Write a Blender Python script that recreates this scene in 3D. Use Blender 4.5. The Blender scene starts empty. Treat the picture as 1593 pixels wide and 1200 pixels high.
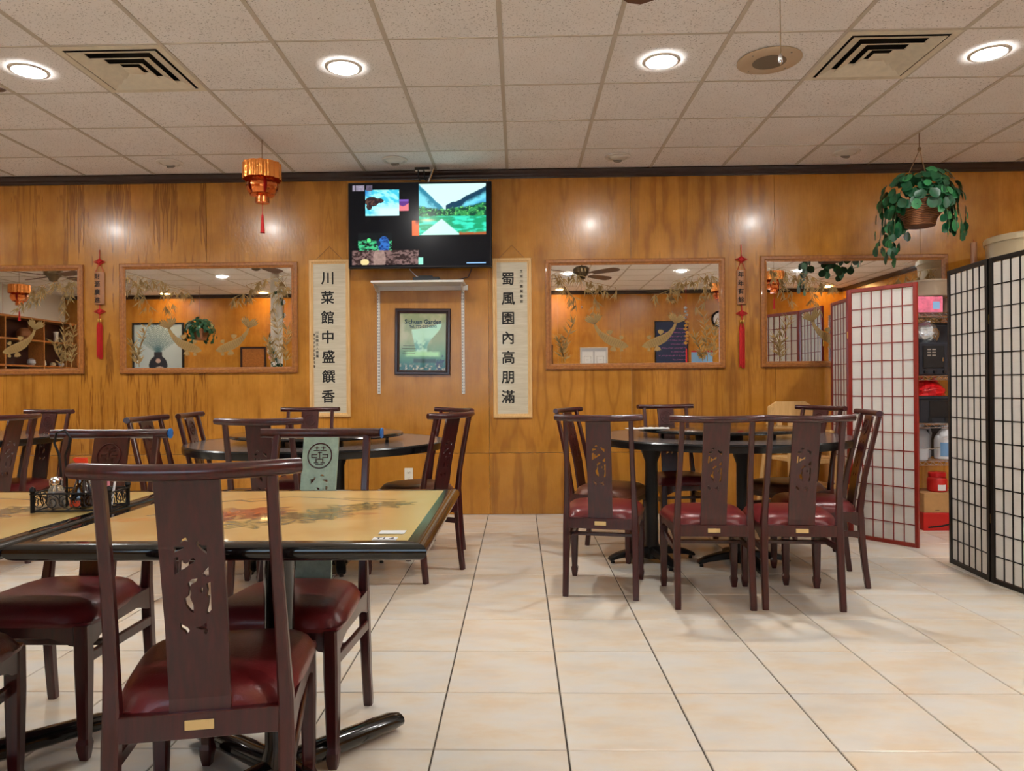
import bpy, bmesh, math, random
import numpy as np
from mathutils import Vector, Matrix, Euler
from mathutils.geometry import tessellate_polygon
random.seed(7); np.random.seed(7)
PI = math.pi
SC = bpy.context.scene
COL = SC.collection

# ------------------------------------------------------------------ camera
F_PX, YAW, PIT, ROLL, CAM_H, PP = 1122.18, .02399, .00141, -.00765, 1.0987, -16.92
_r0 = Vector((math.cos(YAW), math.sin(YAW), 0))
FWD = Vector((-math.sin(YAW)*math.cos(PIT), math.cos(YAW)*math.cos(PIT), math.sin(PIT)))
_u0 = Vector((math.sin(YAW)*math.sin(PIT), -math.cos(YAW)*math.sin(PIT), math.cos(PIT)))
RGT = _r0*math.cos(ROLL) + _u0*math.sin(ROLL)
UPV = -_r0*math.sin(ROLL) + _u0*math.cos(ROLL)
cam_d = bpy.data.cameras.new('camera'); cam = bpy.data.objects.new('camera', cam_d); COL.objects.link(cam)
cam_d.sensor_fit = 'HORIZONTAL'; cam_d.sensor_width = 36.0
cam_d.lens = 36.0*F_PX/1593.0; cam_d.shift_x = -PP/1593.0
cam_d.clip_start = .02; cam_d.clip_end = 200
m = Matrix((RGT, UPV, -FWD)).transposed().to_4x4(); m.translation = Vector((0, 0, CAM_H))
cam.matrix_world = m
SC.camera = cam
def ray(x, y): return FWD + RGT*((x-796.5-PP)/F_PX) - UPV*((y-600)/F_PX)
def at(x, y, Y):
    d = ray(x, y); p = Vector((0, 0, CAM_H)) + d*(Y/d.y); return p
def atz(x, y, z):
    d = ray(x, y); return Vector((0, 0, CAM_H)) + d*((z-CAM_H)/d.z)

# ------------------------------------------------------------------ world, exposure
W = bpy.data.worlds.new('world'); SC.world = W; W.use_nodes = True
bg = W.node_tree.nodes['Background']; bg.inputs[0].default_value = (.66, .83, 1.0, 1); bg.inputs[1].default_value = 3.4
sun_d = bpy.data.lights.new('sun', 'SUN'); sun_d.energy = 40; sun_d.angle = .01; sun_d.color = (1, .96, .9)
sun = bpy.data.objects.new('sun', sun_d); COL.objects.link(sun); sun.rotation_euler = (math.radians(-35), 0, math.radians(8))
vs = SC.view_settings; vs.view_transform = 'Standard'; vs.look = 'None'; vs.gamma = 1; vs.use_curve_mapping = False
vs.exposure = 0.12
LAMP = 345.0                       # radiance of the ceiling lamps' lenses
LAMP_COL = (1.0, .975, .93)

# ------------------------------------------------------------------ dimensions
D = 6.2; BACK = -1.75; LEFT = -9.0; RIGHT = 6.3; CEIL = CAM_H + 1.8558
TW = .4064; FX, FY = .14021, 2.18185
CT = .61; CX, CY = -.0829, 3.83343

# ------------------------------------------------------------------ node material helpers
MATS = {}
def S(r, g, b):
    def c(v):
        v /= 255.0
        return v/12.92 if v <= .04045 else ((v+.055)/1.055)**2.4
    return (c(r), c(g), c(b), 1)
class NT:
    def __init__(s, name):
        s.m = bpy.data.materials.new(name); s.m.use_nodes = True; s.t = s.m.node_tree
        s.b = s.t.nodes['Principled BSDF']; s.out = s.t.nodes['Material Output']
    def n(s, typ, **kw):
        o = s.t.nodes.new(typ)
        for k, v in kw.items():
            if k.startswith('i_'):
                key = k[2:]; key = int(key) if key.isdigit() else key
                if hasattr(v, 'is_linked') or hasattr(v, 'is_output'): s.t.links.new(v, o.inputs[key])
                else: o.inputs[key].default_value = v
            else: setattr(o, k, v)
        return o
    def l(s, a, b): s.t.links.new(a, b)
    def ramp(s, fac, stops, interp='LINEAR'):
        r = s.n('ShaderNodeValToRGB'); r.color_ramp.interpolation = interp
        e = r.color_ramp.elements
        while len(e) < len(stops): e.new(.5)
        for x, (p, c) in zip(e, stops): x.position = p; x.color = c
        s.l(fac, r.inputs[0]); return r.outputs[0]
    def math(s, op, a, b=0.0, c=0.0):
        o = s.n('ShaderNodeMath', operation=op)
        for i, v in enumerate((a, b, c)):
            if hasattr(v, 'is_output'): s.l(v, o.inputs[i])
            else: o.inputs[i].default_value = v
        return o.outputs[0]
    def mix(s, fac, a, b, mode='MIX'):
        o = s.n('ShaderNodeMix', data_type='RGBA', blend_type=mode)
        for i, v in ((0, fac), (6, a), (7, b)):
            if hasattr(v, 'is_output'): s.l(v, o.inputs[i])
            else: o.inputs[i].default_value = v
        return o.outputs[2]
    def noise(s, vec, scale, detail=3, rough=.5, dist=0):
        o = s.n('ShaderNodeTexNoise'); s.l(vec, o.inputs['Vector'])
        o.inputs['Scale'].default_value = scale; o.inputs['Detail'].default_value = detail
        o.inputs['Roughness'].default_value = rough; o.inputs['Distortion'].default_value = dist
        return o.outputs['Fac']
    def bump(s, h, strength, dist=.01):
        o = s.n('ShaderNodeBump'); o.inputs['Strength'].default_value = strength; o.inputs['Distance'].default_value = dist
        s.l(h, o.inputs['Height']); s.l(o.outputs[0], s.b.inputs['Normal'])
    def coord(s, which='Object'):
        return s.n('ShaderNodeTexCoord').outputs[which]
    def mapping(s, vec, scale=(1, 1, 1), loc=(0, 0, 0)):
        o = s.n('ShaderNodeMapping'); s.l(vec, o.inputs[0]); o.inputs['Scale'].default_value = scale
        if hasattr(loc, 'is_output'): s.l(loc, o.inputs['Location'])
        else: o.inputs['Location'].default_value = loc
        return o.outputs[0]
def mat(name, col=None, rough=.5, metal=0, spec=.5, coat=0, var=.0, vscale=20, bump=0, bscale=60, emit=None, es=0, trans=0, ior=1.45):
    if name in MATS: return MATS[name]
    t = NT(name); b = t.b
    if col is not None: b.inputs['Base Color'].default_value = col
    b.inputs['Roughness'].default_value = rough; b.inputs['Metallic'].default_value = metal
    b.inputs['Specular IOR Level'].default_value = spec; b.inputs['Coat Weight'].default_value = coat
    b.inputs['Coat Roughness'].default_value = .08
    b.inputs['Transmission Weight'].default_value = trans; b.inputs['IOR'].default_value = ior
    if var:
        f = t.noise(t.coord(), vscale, 4, .6)
        c0 = tuple(x*(1-var) for x in col[:3])+(1,); c1 = tuple(min(1, x*(1+var)) for x in col[:3])+(1,)
        t.l(t.ramp(f, [(.3, c0), (.7, c1)]), b.inputs['Base Color'])
    if bump:
        t.bump(t.noise(t.coord(), bscale, 3), bump)
    if emit is not None:
        b.inputs['Emission Color'].default_value = emit; b.inputs['Emission Strength'].default_value = es
    MATS[name] = t.m; return t.m

def make_wood_wall():
    t = NT('veneer_plywood'); tc = t.n('ShaderNodeTexCoord'); oi = t.n('ShaderNodeObjectInfo')
    sx = t.n('ShaderNodeSeparateXYZ'); t.l(tc.outputs['Object'], sx.inputs[0])
    oc = t.n('ShaderNodeSeparateColor'); t.l(oi.outputs['Color'], oc.inputs[0])
    seed = t.math('MULTIPLY', oi.outputs['Random'], 57.0)
    # book-matched veneer leaves: mirror x inside leaves of ~0.2 m
    u = t.math('PINGPONG', t.math('ADD', sx.outputs[0], 10.0), .205)
    leaf = t.math('FLOOR', t.math('DIVIDE', t.math('ADD', sx.outputs[0], 10.0), .205))
    leafn = t.n('ShaderNodeTexWhiteNoise', noise_dimensions='1D'); t.l(t.math('ADD', leaf, seed), leafn.inputs['W'])
    cv = t.n('ShaderNodeCombineXYZ'); t.l(u, cv.inputs[0]); t.l(t.math('ADD', sx.outputs[2], seed), cv.inputs[2]); t.l(seed, cv.inputs[1])
    v = cv.outputs[0]
    warp = t.noise(t.mapping(v, (2.2, 1, .55)), 2.0, 3, .55)
    warp2 = t.noise(t.mapping(v, (9, 1, 1.2)), 2.0, 4, .6)
    f = t.math('ADD', t.math('MULTIPLY', u, 30.0), t.math('ADD', t.math('MULTIPLY', warp, 16.0), t.math('MULTIPLY', warp2, 1.6)))
    rings = t.math('MULTIPLY_ADD', t.math('SINE', f), .5, .5)
    ringl = t.math('POWER', rings, 6.0)
    fine = t.noise(t.mapping(v, (60, 1, 2.2)), 3.0, 4, .65)
    heart = t.noise(t.mapping(v, (7.0, 1, .42)), 1.7, 4, .6, 1.4)
    heart = t.ramp(heart, [(.55, (0, 0, 0, 1)), (.585, (1, 1, 1, 1)), (.66, (.45, .45, .45, 1))])
    blotch = t.noise(t.mapping(v, (3, 1, 2.0)), 2.2, 4, .6)
    base = t.ramp(blotch, [(.3, S(174, 114, 36)), (.7, S(196, 136, 51))])
    fig = t.math('MULTIPLY', ringl, t.math('MULTIPLY_ADD', oc.outputs[0], .42, .06))
    c = t.mix(fig, base, S(118, 66, 20))
    c = t.mix(t.math('MULTIPLY', heart, t.math('MULTIPLY', oc.outputs[1], .75)), c, S(104, 54, 14))
    c = t.mix(t.math('MULTIPLY', t.math('SUBTRACT', fine, .42), .55), c, S(104, 58, 18))
    kn = t.n('ShaderNodeTexVoronoi'); t.l(t.mapping(v, (4.9, .01, 1.45)), kn.inputs['Vector']); kn.inputs['Scale'].default_value = 1.0
    knf = t.ramp(kn.outputs['Distance'], [(.0, (1, 1, 1, 1)), (.09, (0, 0, 0, 1))])
    c = t.mix(t.math('MULTIPLY', knf, t.math('MULTIPLY', oc.outputs[2], .8)), c, S(66, 32, 12))
    hsv = t.n('ShaderNodeHueSaturation'); t.l(c, hsv.inputs['Color'])
    t.l(t.math('MULTIPLY_ADD', leafn.outputs[0], .16, .92), hsv.inputs['Value'])
    t.l(hsv.outputs[0], t.b.inputs['Base Color'])
    t.b.inputs['Roughness'].default_value = .24; t.b.inputs['Coat Weight'].default_value = .2; t.b.inputs['Coat Roughness'].default_value = .14
    t.bump(t.math('ADD', t.math('MULTIPLY', fine, .4), t.noise(t.mapping(v, (16, 1, 7)), 3, 2)), .16, .004)
    MATS['wall'] = t.m
make_wood_wall()

def make_floor():
    t = NT('cream_tile'); tc = t.n('ShaderNodeTexCoord'); oi = t.n('ShaderNodeObjectInfo')
    seed = t.math('MULTIPLY', oi.outputs['Random'], 91.0)
    cv = t.n('ShaderNodeCombineXYZ'); t.l(seed, cv.inputs[2])
    va = t.n('ShaderNodeVectorMath', operation='ADD'); t.l(tc.outputs['Object'], va.inputs[0]); t.l(cv.outputs[0], va.inputs[1])
    v = va.outputs[0]
    n1 = t.noise(t.mapping(v, (1.6, 3.2, 1)), 2.4, 5, .6, .0)
    n2 = t.noise(t.mapping(v, (2.4, 5, 1), (3.1, 1.7, 0)), 2.2, 4, .55, .0)
    c = t.ramp(n1, [(.36, S(219, 215, 207)), (.5, S(222, 212, 196)), (.64, S(220, 203, 179))])
    c = t.mix(t.ramp(n2, [(.45, (0, 0, 0, 1)), (.7, (.5, .5, .5, 1))]), c, S(206, 204, 200))
    t.l(c, t.b.inputs['Base Color'])
    t.b.inputs['Roughness'].default_value = .22; t.b.inputs['Specular IOR Level'].default_value = .45
    MATS['tile'] = t.m
make_floor()

def make_ceiling():
    t = NT('acoustic_tile'); tc = t.n('ShaderNodeTexCoord'); oi = t.n('ShaderNodeObjectInfo')
    seed = t.math('MULTIPLY', oi.outputs['Random'], 31.0)
    cv = t.n('ShaderNodeCombineXYZ'); t.l(seed, cv.inputs[2])
    va = t.n('ShaderNodeVectorMath', operation='ADD'); t.l(tc.outputs['Object'], va.inputs[0]); t.l(cv.outputs[0], va.inputs[1])
    v = va.outputs[0]
    p = t.noise(t.mapping(v, (60, 95, 1)), 1.6, 2, .6)
    pits = t.ramp(p, [(.33, (1, 1, 1, 1)), (.39, (0, 0, 0, 1))])
    big = t.noise(v, 3.5, 3)
    c = t.ramp(big, [(.3, S(245, 241, 238)), (.7, S(250, 247, 245))])
    c = t.mix(t.math('MULTIPLY', pits, .75), c, S(112, 100, 88))
    t.l(c, t.b.inputs['Base Color']); t.b.inputs['Roughness'].default_value = .92
    t.bump(t.math('SUBTRACT', 1.0, pits), .35, .002)
    MATS['acoustic'] = t.m
make_ceiling()

def make_attr(name, rough=.5, emit=0.0, coat=0, spec=.5):
    t = NT(name); a = t.n('ShaderNodeVertexColor'); a.layer_name = 'col'
    t.b.inputs['Roughness'].default_value = rough; t.b.inputs['Coat Weight'].default_value = coat; t.b.inputs['Coat Roughness'].default_value = .03
    t.b.inputs['Specular IOR Level'].default_value = spec
    if emit:
        t.b.inputs['Base Color'].default_value = (.004, .004, .005, 1)
        t.l(a.outputs[0], t.b.inputs['Emission Color']); t.b.inputs['Emission Strength'].default_value = emit
    else: t.l(a.outputs[0], t.b.inputs['Base Color'])
    MATS[name] = t.m; return t.m
make_attr('screen_picture', .22, 1.15, 0, .15)
make_attr('print_paper', .6)
make_attr('glazed_print', .25, 0, .6)
make_attr('painted_tabletop', .25, 0, .25)

def make_lacquer():
    t = NT('rosewood_lacquer'); v = t.coord()
    g = t.noise(t.mapping(v, (40, 40, 3)), 2.2, 4, .6)
    c = t.ramp(g, [(.3, S(44, 9, 12)), (.7, S(70, 16, 19))])
    t.l(c, t.b.inputs['Base Color']); t.b.inputs['Roughness'].default_value = .3
    t.b.inputs['Coat Weight'].default_value = .4; t.b.inputs['Coat Roughness'].default_value = .12
    MATS['rosewood'] = t.m
    t = NT('light_oak'); v = t.coord()
    g = t.noise(t.mapping(v, (50, 50, 4)), 2.2, 4, .6)
    t.l(t.ramp(g, [(.3, S(212, 166, 104)), (.7, S(232, 192, 132))]), t.b.inputs['Base Color']); t.b.inputs['Roughness'].default_value = .4
    MATS['oak'] = t.m
    t = NT('frame_oak'); v = t.coord()
    g = t.noise(t.mapping(v, (30, 30, 30)), 1.5, 4, .6)
    t.l(t.ramp(g, [(.3, S(140, 84, 38)), (.7, S(176, 114, 56))]), t.b.inputs['Base Color']); t.b.inputs['Roughness'].default_value = .3
    t.b.inputs['Coat Weight'].default_value = .3
    MATS['frame_oak'] = t.m
    t = NT('basket_weave'); v = t.coord()
    w = t.n('ShaderNodeTexWave', wave_type='BANDS', bands_direction='Z'); t.l(v, w.inputs[0]); w.inputs['Scale'].default_value = 26; w.inputs['Distortion'].default_value = 3
    t.l(t.ramp(w.outputs[1], [(.2, S(92, 50, 24)), (.8, S(170, 108, 60))]), t.b.inputs['Base Color']); t.b.inputs['Roughness'].default_value = .6
    t.bump(w.outputs[1], .6, .006)
    MATS['basket'] = t.m
    t = NT('rice_paper'); v = t.coord()
    g = t.noise(t.mapping(v, (6, 6, 60)), 2, 4, .6)
    t.l(t.ramp(g, [(.3, S(236, 234, 230)), (.7, S(244, 242, 238))]), t.b.inputs['Base Color']); t.b.inputs['Roughness'].default_value = .7
    tr = t.n('ShaderNodeBsdfTranslucent'); tr.inputs[0].default_value = S(230, 222, 205)
    mx = t.n('ShaderNodeMixShader'); mx.inputs[0].default_value = .3
    t.l(t.b.outputs[0], mx.inputs[1]); t.l(tr.outputs[0], mx.inputs[2]); t.l(mx.outputs[0], t.out.inputs[0])
    MATS['rice_paper'] = t.m
    t = NT('scroll_paper'); v = t.coord()
    g = t.noise(t.mapping(v, (3, 3, 45)), 1.6, 4, .6)
    t.l(t.ramp(g, [(.35, S(196, 186, 160)), (.65, S(210, 202, 180))]), t.b.inputs['Base Color']); t.b.inputs['Roughness'].default_value = .5
    t.b.inputs['Coat Weight'].default_value = .35; t.b.inputs['Coat Roughness'].default_value = .05
    MATS['scroll_paper'] = t.m
    t = NT('clear_pane')
    tr = t.n('ShaderNodeBsdfTransparent'); tr.inputs[0].default_value = (.93, .96, .97, 1)
    gl = t.n('ShaderNodeBsdfGlossy'); gl.inputs['Roughness'].default_value = .02
    fr = t.n('ShaderNodeFresnel'); mx = t.n('ShaderNodeMixShader')
    t.l(fr.outputs[0], mx.inputs[0]); t.l(tr.outputs[0], mx.inputs[1]); t.l(gl.outputs[0], mx.inputs[2]); t.l(mx.outputs[0], t.out.inputs[0])
    MATS['pane'] = t.m
make_lacquer()

mat('grout', S(74, 66, 58), .9, var=.2)
mat('tee', S(200, 190, 176), .5)
mat('crown', S(52, 34, 28), .35, var=.25, vscale=8)
mat('mirror_glass', (.86, .87, .86, 1), .012, 1.0)
mat('etch', S(170, 138, 82), .55, var=.15)
_t = NT('frosted_etch')
_t.b.inputs['Base Color'].default_value = S(178, 146, 88); _t.b.inputs['Roughness'].default_value = .6
_tr = _t.n('ShaderNodeBsdfTransparent'); _mx = _t.n('ShaderNodeMixShader'); _mx.inputs[0].default_value = .3
_t.l(_t.b.outputs[0], _mx.inputs[1]); _t.l(_tr.outputs[0], _mx.inputs[2]); _t.l(_mx.outputs[0], _t.out.inputs[0]); MATS['etch'] = _t.m
mat('etch_dark', S(112, 84, 42), .6)
mat('tv_plastic', S(14, 14, 17), .3)
mat('black_plastic', S(20, 21, 24), .4, var=.2)
mat('crate_plastic', S(30, 33, 42), .45)
mat('white_metal', S(226, 222, 214), .35)
mat('slot_dark', S(60, 58, 55), .8)
mat('white_plastic', S(236, 232, 222), .35)
mat('dark_wood', S(48, 24, 22), .3, coat=.4, var=.2)
mat('ink', S(22, 20, 20), .7)
mat('ink_soft', S(70, 66, 60), .8)
mat('red_cord', S(190, 26, 26), .7, bump=.3, bscale=200)
mat('gold_metal', S(214, 170, 84), .3, .9)
mat('brass_tag', S(222, 196, 138), .4, .3)
mat('bamboo_plaque', S(168, 116, 78), .28, coat=.6)
mat('copper_foil', S(244, 132, 70), .18, .95, var=.25, vscale=30, bump=.25, bscale=40)
mat('gold_foil', S(250, 158, 80), .2, .92, bump=.25, bscale=40)
mat('vinyl', S(104, 32, 34), .3, var=.12, vscale=12, bump=.08, bscale=180, spec=.6)
mat('vinyl_brown', S(104, 62, 44), .3, var=.12, vscale=12, bump=.08, bscale=180, spec=.6)
mat('blue_glint', S(28, 112, 196), .35)  # blue stands for daylight reflected on the lacquered rail ends
mat('splat_sheen', S(150, 176, 160), .4, var=.16, vscale=40)  # pale green imitates a reflection on the lacquered splat
mat('table_laminate', S(96, 88, 86), .16, var=.15, vscale=60, spec=.6)
mat('table_edge', S(14, 16, 18), .22)
mat('black_lacquer', S(10, 12, 13), .14, coat=.5)
mat('black_iron', S(16, 16, 17), .4, bump=.1, bscale=90)
mat('chrome', S(205, 205, 208), .14, 1.0)
mat('wire_black', S(24, 24, 26), .4, .4)
mat('salt_glass', (.9, .93, .92, 1), .05, trans=.85)
mat('salt_fill', S(120, 104, 88), .9, var=.35, vscale=120)
mat('soy_glass', S(12, 9, 10), .06, coat=1.0)
mat('orange_cap', S(236, 66, 22), .4)
mat('orange_label', S(206, 70, 24), .5)
mat('packet_white', S(228, 232, 240), .6)
mat('packet_pink', S(232, 150, 168), .6)
mat('card_white', S(232, 234, 236), .4)
mat('leaf', S(20, 74, 44), .38, var=.35, vscale=14, spec=.6)
mat('leaf_pale', S(46, 116, 66), .4, var=.25, vscale=14)
mat('stem', S(60, 82, 40), .6)
mat('twine', S(122, 92, 60), .9)
mat('red_lacquer', S(134, 34, 22), .3, coat=.3, var=.15)
mat('black_frame', S(16, 14, 14), .4)
mat('cardboard', S(182, 138, 88), .8, var=.08)
mat('red_box', S(188, 26, 18), .5)
mat('grey_print', S(60, 50, 44), .8)
mat('jug_plastic', S(186, 188, 194), .4)
mat('jug_white', S(226, 228, 232), .4)
mat('jug_label', S(120, 164, 208), .5)
mat('red_bag', S(208, 24, 30), .3, bump=.6, bscale=26)
mat('pink_box', S(226, 116, 146), .5, var=.3, vscale=18)
mat('grey_tub', S(150, 132, 112), .35, bump=.4, bscale=14)
mat('cream_tub', S(206, 190, 156), .28, bump=.5, bscale=12)
mat('foil', S(190, 196, 200), .2, .9, bump=.8, bscale=30)
mat('lamp_trim', S(230, 224, 214), .45)
mat('baffle', S(150, 142, 132), .6)
mat('lens', (1, 1, 1, 1), .5, emit=LAMP_COL+(1,), es=LAMP*.2)
mat('lens_core', (1, 1, 1, 1), .5, emit=LAMP_COL+(1,), es=LAMP*4.8)
mat('wash_lens_core', (1, 1, 1, 1), .5, emit=(1, .60, .22, 1), es=LAMP*1.0)
mat('wash_lens', (1, 1, 1, 1), .5, emit=(1, .60, .22, 1), es=LAMP*.3)
mat('vent_metal', S(226, 217, 196), .45, var=.08)
mat('vent_dark', S(26, 24, 22), .9)
mat('speaker_beige', S(196, 174, 146), .6)
mat('speaker_grille', S(128, 114, 96), .7, bump=.6, bscale=300)
mat('fan_wood', S(92, 58, 36), .4, var=.25)
mat('fan_metal', S(96, 78, 54), .3, .8)
mat('white_paint', S(226, 222, 212), .7)
mat('petal', S(236, 230, 226), .6)
mat('petal_pink', S(214, 130, 150), .6)
mat('chalk_navy', S(32, 44, 76), .6)
mat('chalk_pink', S(206, 108, 176), .8)
mat('poster_blue', S(132, 180, 224), .5)
mat('pavement', S(206, 204, 198), .9, var=.05)
mat('outlet', S(232, 226, 210), .4)
mat('poster_text', S(20, 58, 70), .6)

# ------------------------------------------------------------------ mesh builder
class MB:
    def __init__(s): s.v = []; s.f = []
    def add(s, vs_, fs_):
        o = len(s.v); s.v += [tuple(p) for p in vs_]; s.f += [tuple(i+o for i in f) for f in fs_]; return s
    def box(s, c, d, b=0.0, rot=None):
        x, y, z = (k/2 for k in d)
        if b <= 0:
            vs_ = [Vector((sx*x, sy*y, sz*z)) for sx in (-1, 1) for sy in (-1, 1) for sz in (-1, 1)]
            fs_ = [(0, 1, 3, 2), (4, 6, 7, 5), (0, 4, 5, 1), (2, 3, 7, 6), (0, 2, 6, 4), (1, 5, 7, 3)]
        else:
            b = min(b, .45*min(d)); vs_ = []; ix = {}
            for sx in (-1, 1):
                for sy in (-1, 1):
                    for sz in (-1, 1):
                        for a in range(3):
                            e = [x-b, y-b, z-b]; e[a] += b
                            ix[(sx, sy, sz, a)] = len(vs_); vs_.append(Vector((sx*e[0], sy*e[1], sz*e[2])))
            fs_ = []
            cyc = [(-1, -1), (1, -1), (1, 1), (-1, 1)]
            for a in range(3):
                for sg in (-1, 1):
                    q = []
                    for (p, r) in cyc:
                        k = [0, 0, 0]; k[a] = sg; k[(a+1) % 3] = p; k[(a+2) % 3] = r; q.append(ix[(*k, a)])
                    fs_.append(q if sg > 0 else q[::-1])
            for a in range(3):
                o1, o2 = (a+1) % 3, (a+2) % 3
                for p in (-1, 1):
                    for r in (-1, 1):
                        def K(t, ax):
                            k = [0, 0, 0]; k[a] = t; k[o1] = p; k[o2] = r; return ix[(*k, ax)]
                        q = [K(-1, o1), K(1, o1), K(1, o2), K(-1, o2)]
                        fs_.append(q[::-1] if p*r > 0 else q)
            for sx in (-1, 1):
                for sy in (-1, 1):
                    for sz in (-1, 1):
                        q = [ix[(sx, sy, sz, a)] for a in range(3)]
                        fs_.append(q if sx*sy*sz > 0 else q[::-1])
        if rot is not None: vs_ = [rot @ p for p in vs_]
        c = Vector(c); return s.add([p+c for p in vs_], fs_)
    def tube(s, path, rad, n=8, cap=True, shape=None, up=None):
        path = [Vector(p) for p in path]
        if not hasattr(rad, '__len__'): rad = [rad]*len(path)
        rings = []; nrm = None
        for i, p in enumerate(path):
            t = (path[min(i+1, len(path)-1)]-path[max(i-1, 0)]).normalized()
            if nrm is None:
                a = Vector(up) if up else (Vector((0, 0, 1)) if abs(t.z) < .9 else Vector((1, 0, 0)))
                nrm = (a-t*a.dot(t)).normalized()
            else: nrm = (nrm-t*nrm.dot(t)).normalized()
            bn = t.cross(nrm); r = rad[i]
            rx, ry = r if hasattr(r, '__len__') else (r, r)
            if shape == 'sq':
                k = .72; pts = [(1, k), (k, 1), (-k, 1), (-1, k), (-1, -k), (-k, -1), (k, -1), (1, -k)]
            else: pts = [(math.cos(2*PI*j/n), math.sin(2*PI*j/n)) for j in range(n)]
            rings.append([p+nrm*(a_*rx)+bn*(b_*ry) for a_, b_ in pts])
        m_ = len(rings[0]); vs_ = [q for r in rings for q in r]; fs_ = []
        for i in range(len(rings)-1):
            for j in range(m_):
                a_, b_ = i*m_+j, i*m_+(j+1) % m_
                fs_.append((a_, b_, b_+m_, a_+m_))
        if cap: fs_.append(tuple(range(m_-1, -1, -1))); fs_.append(tuple((len(rings)-1)*m_+j for j in range(m_)))
        return s.add(vs_, fs_)
    def lathe(s, prof, n=24, c=(0, 0, 0), cap=True):
        c = Vector(c); vs_ = []; fs_ = []
        for r, z in prof:
            for j in range(n): vs_.append(c+Vector((r*math.cos(2*PI*j/n), r*math.sin(2*PI*j/n), z)))
        for i in range(len(prof)-1):
            for j in range(n):
                a_, b_ = i*n+j, i*n+(j+1) % n; fs_.append((a_, b_, b_+n, a_+n))
        if cap:
            fs_.append(tuple(range(n-1, -1, -1))); fs_.append(tuple((len(prof)-1)*n+j for j in range(n)))
        return s.add(vs_, fs_)
    def prism(s, poly, f0, f1):
        """poly of 2D points, f0/f1 map (a,b) to 3D for the two faces"""
        n = len(poly); tri = tessellate_polygon([[Vector((a, b, 0)) for a, b in poly]])
        vs_ = [f0(a, b) for a, b in poly]+[f1(a, b) for a, b in poly]; fs_ = []
        for t in tri: fs_.append((t[0], t[1], t[2])); fs_.append((t[2]+n, t[1]+n, t[0]+n))
        for i in range(n): j = (i+1) % n; fs_.append((i, j, j+n, i+n))
        return s.add(vs_, fs_)
    def mesh(s, name, ma, smooth=35):
        me = bpy.data.meshes.new(name); me.from_pydata(s.v, [], s.f); me.update()
        bm = bmesh.new(); bm.from_mesh(me); bmesh.ops.recalc_face_normals(bm, faces=bm.faces); bm.to_mesh(me); bm.free()
        if smooth:
            me.polygons.foreach_set('use_smooth', [True]*len(me.polygons)); me.set_sharp_from_angle(angle=math.radians(smooth))
        me.materials.append(MATS[ma] if isinstance(ma, str) else ma); return me
    def build(s, name, ma, parent=None, smooth=35, loc=None):
        return obj(name, s.mesh(name, ma, smooth), parent, loc)
def obj(name, me, parent=None, loc=None, rot=None):
    o = bpy.data.objects.new(name, me); COL.objects.link(o)
    if parent is not None: o.parent = parent
    if loc is not None: o.location = loc
    if rot is not None: o.rotation_euler = rot
    return o
def tag(o, label, cat, group=None):
    o['label'] = label; o['category'] = cat
    if group: o['group'] = group
    return o
def thing(name, label, cat, loc=(0, 0, 0), rz=0, group=None):
    o = bpy.data.objects.new(name, None); COL.objects.link(o); o.location = loc; o.rotation_euler = (0, 0, rz); o.empty_display_size = .1
    return tag(o, label, cat, group)
def struct(o): o['kind'] = 'structure'; return o
def copy_tree(o, parent=None):
    c = o.copy(); COL.objects.link(c)
    if parent is not None: c.parent = parent
    for ch in list(o.children): copy_tree(ch, c)
    return c
def dup(o, loc, rz=0, label=None, group=None):
    c = copy_tree(o); c.location = loc; c.rotation_euler = (0, 0, rz)
    if label: c['label'] = label
    if group: c['group'] = group
    return c
def setmat(o, ma):
    o.material_slots[0].link = 'OBJECT'; o.material_slots[0].material = MATS[ma]
def text_mesh(body, size, ma, extrude=.0006, bold=0.0, align='CENTER'):
    cu = bpy.data.curves.new('lettering', 'FONT'); cu.body = body; cu.size = size; cu.extrude = extrude
    cu.align_x = align; cu.align_y = 'CENTER'; cu.resolution_u = 3
    ob = bpy.data.objects.new('lettering', cu); COL.objects.link(ob)
    dg = bpy.context.evaluated_depsgraph_get(); dg.update()
    me = bpy.data.meshes.new_from_object(ob.evaluated_get(dg)); bpy.data.objects.remove(ob)
    if bold:
        bm = bmesh.new(); bm.from_mesh(me); g0 = bm.verts[:]+bm.edges[:]+bm.faces[:]
        for k_, (dx, dy) in enumerate(((bold, 0), (-bold, 0), (0, bold), (0, -bold), (bold*.7, bold*.7), (-bold*.7, -bold*.7))):
            r_ = bmesh.ops.duplicate(bm, geom=g0); bmesh.ops.translate(bm, verts=[v_ for v_ in r_['geom'] if isinstance(v_, bmesh.types.BMVert)], vec=(dx, dy, -.00002*(k_+1)))
        bm.to_mesh(me); bm.free()
    me.materials.clear(); me.materials.append(MATS[ma]); return me
WALLROT = (PI/2, 0, 0)       # lettering lying in XY turned to face -Y

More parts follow.
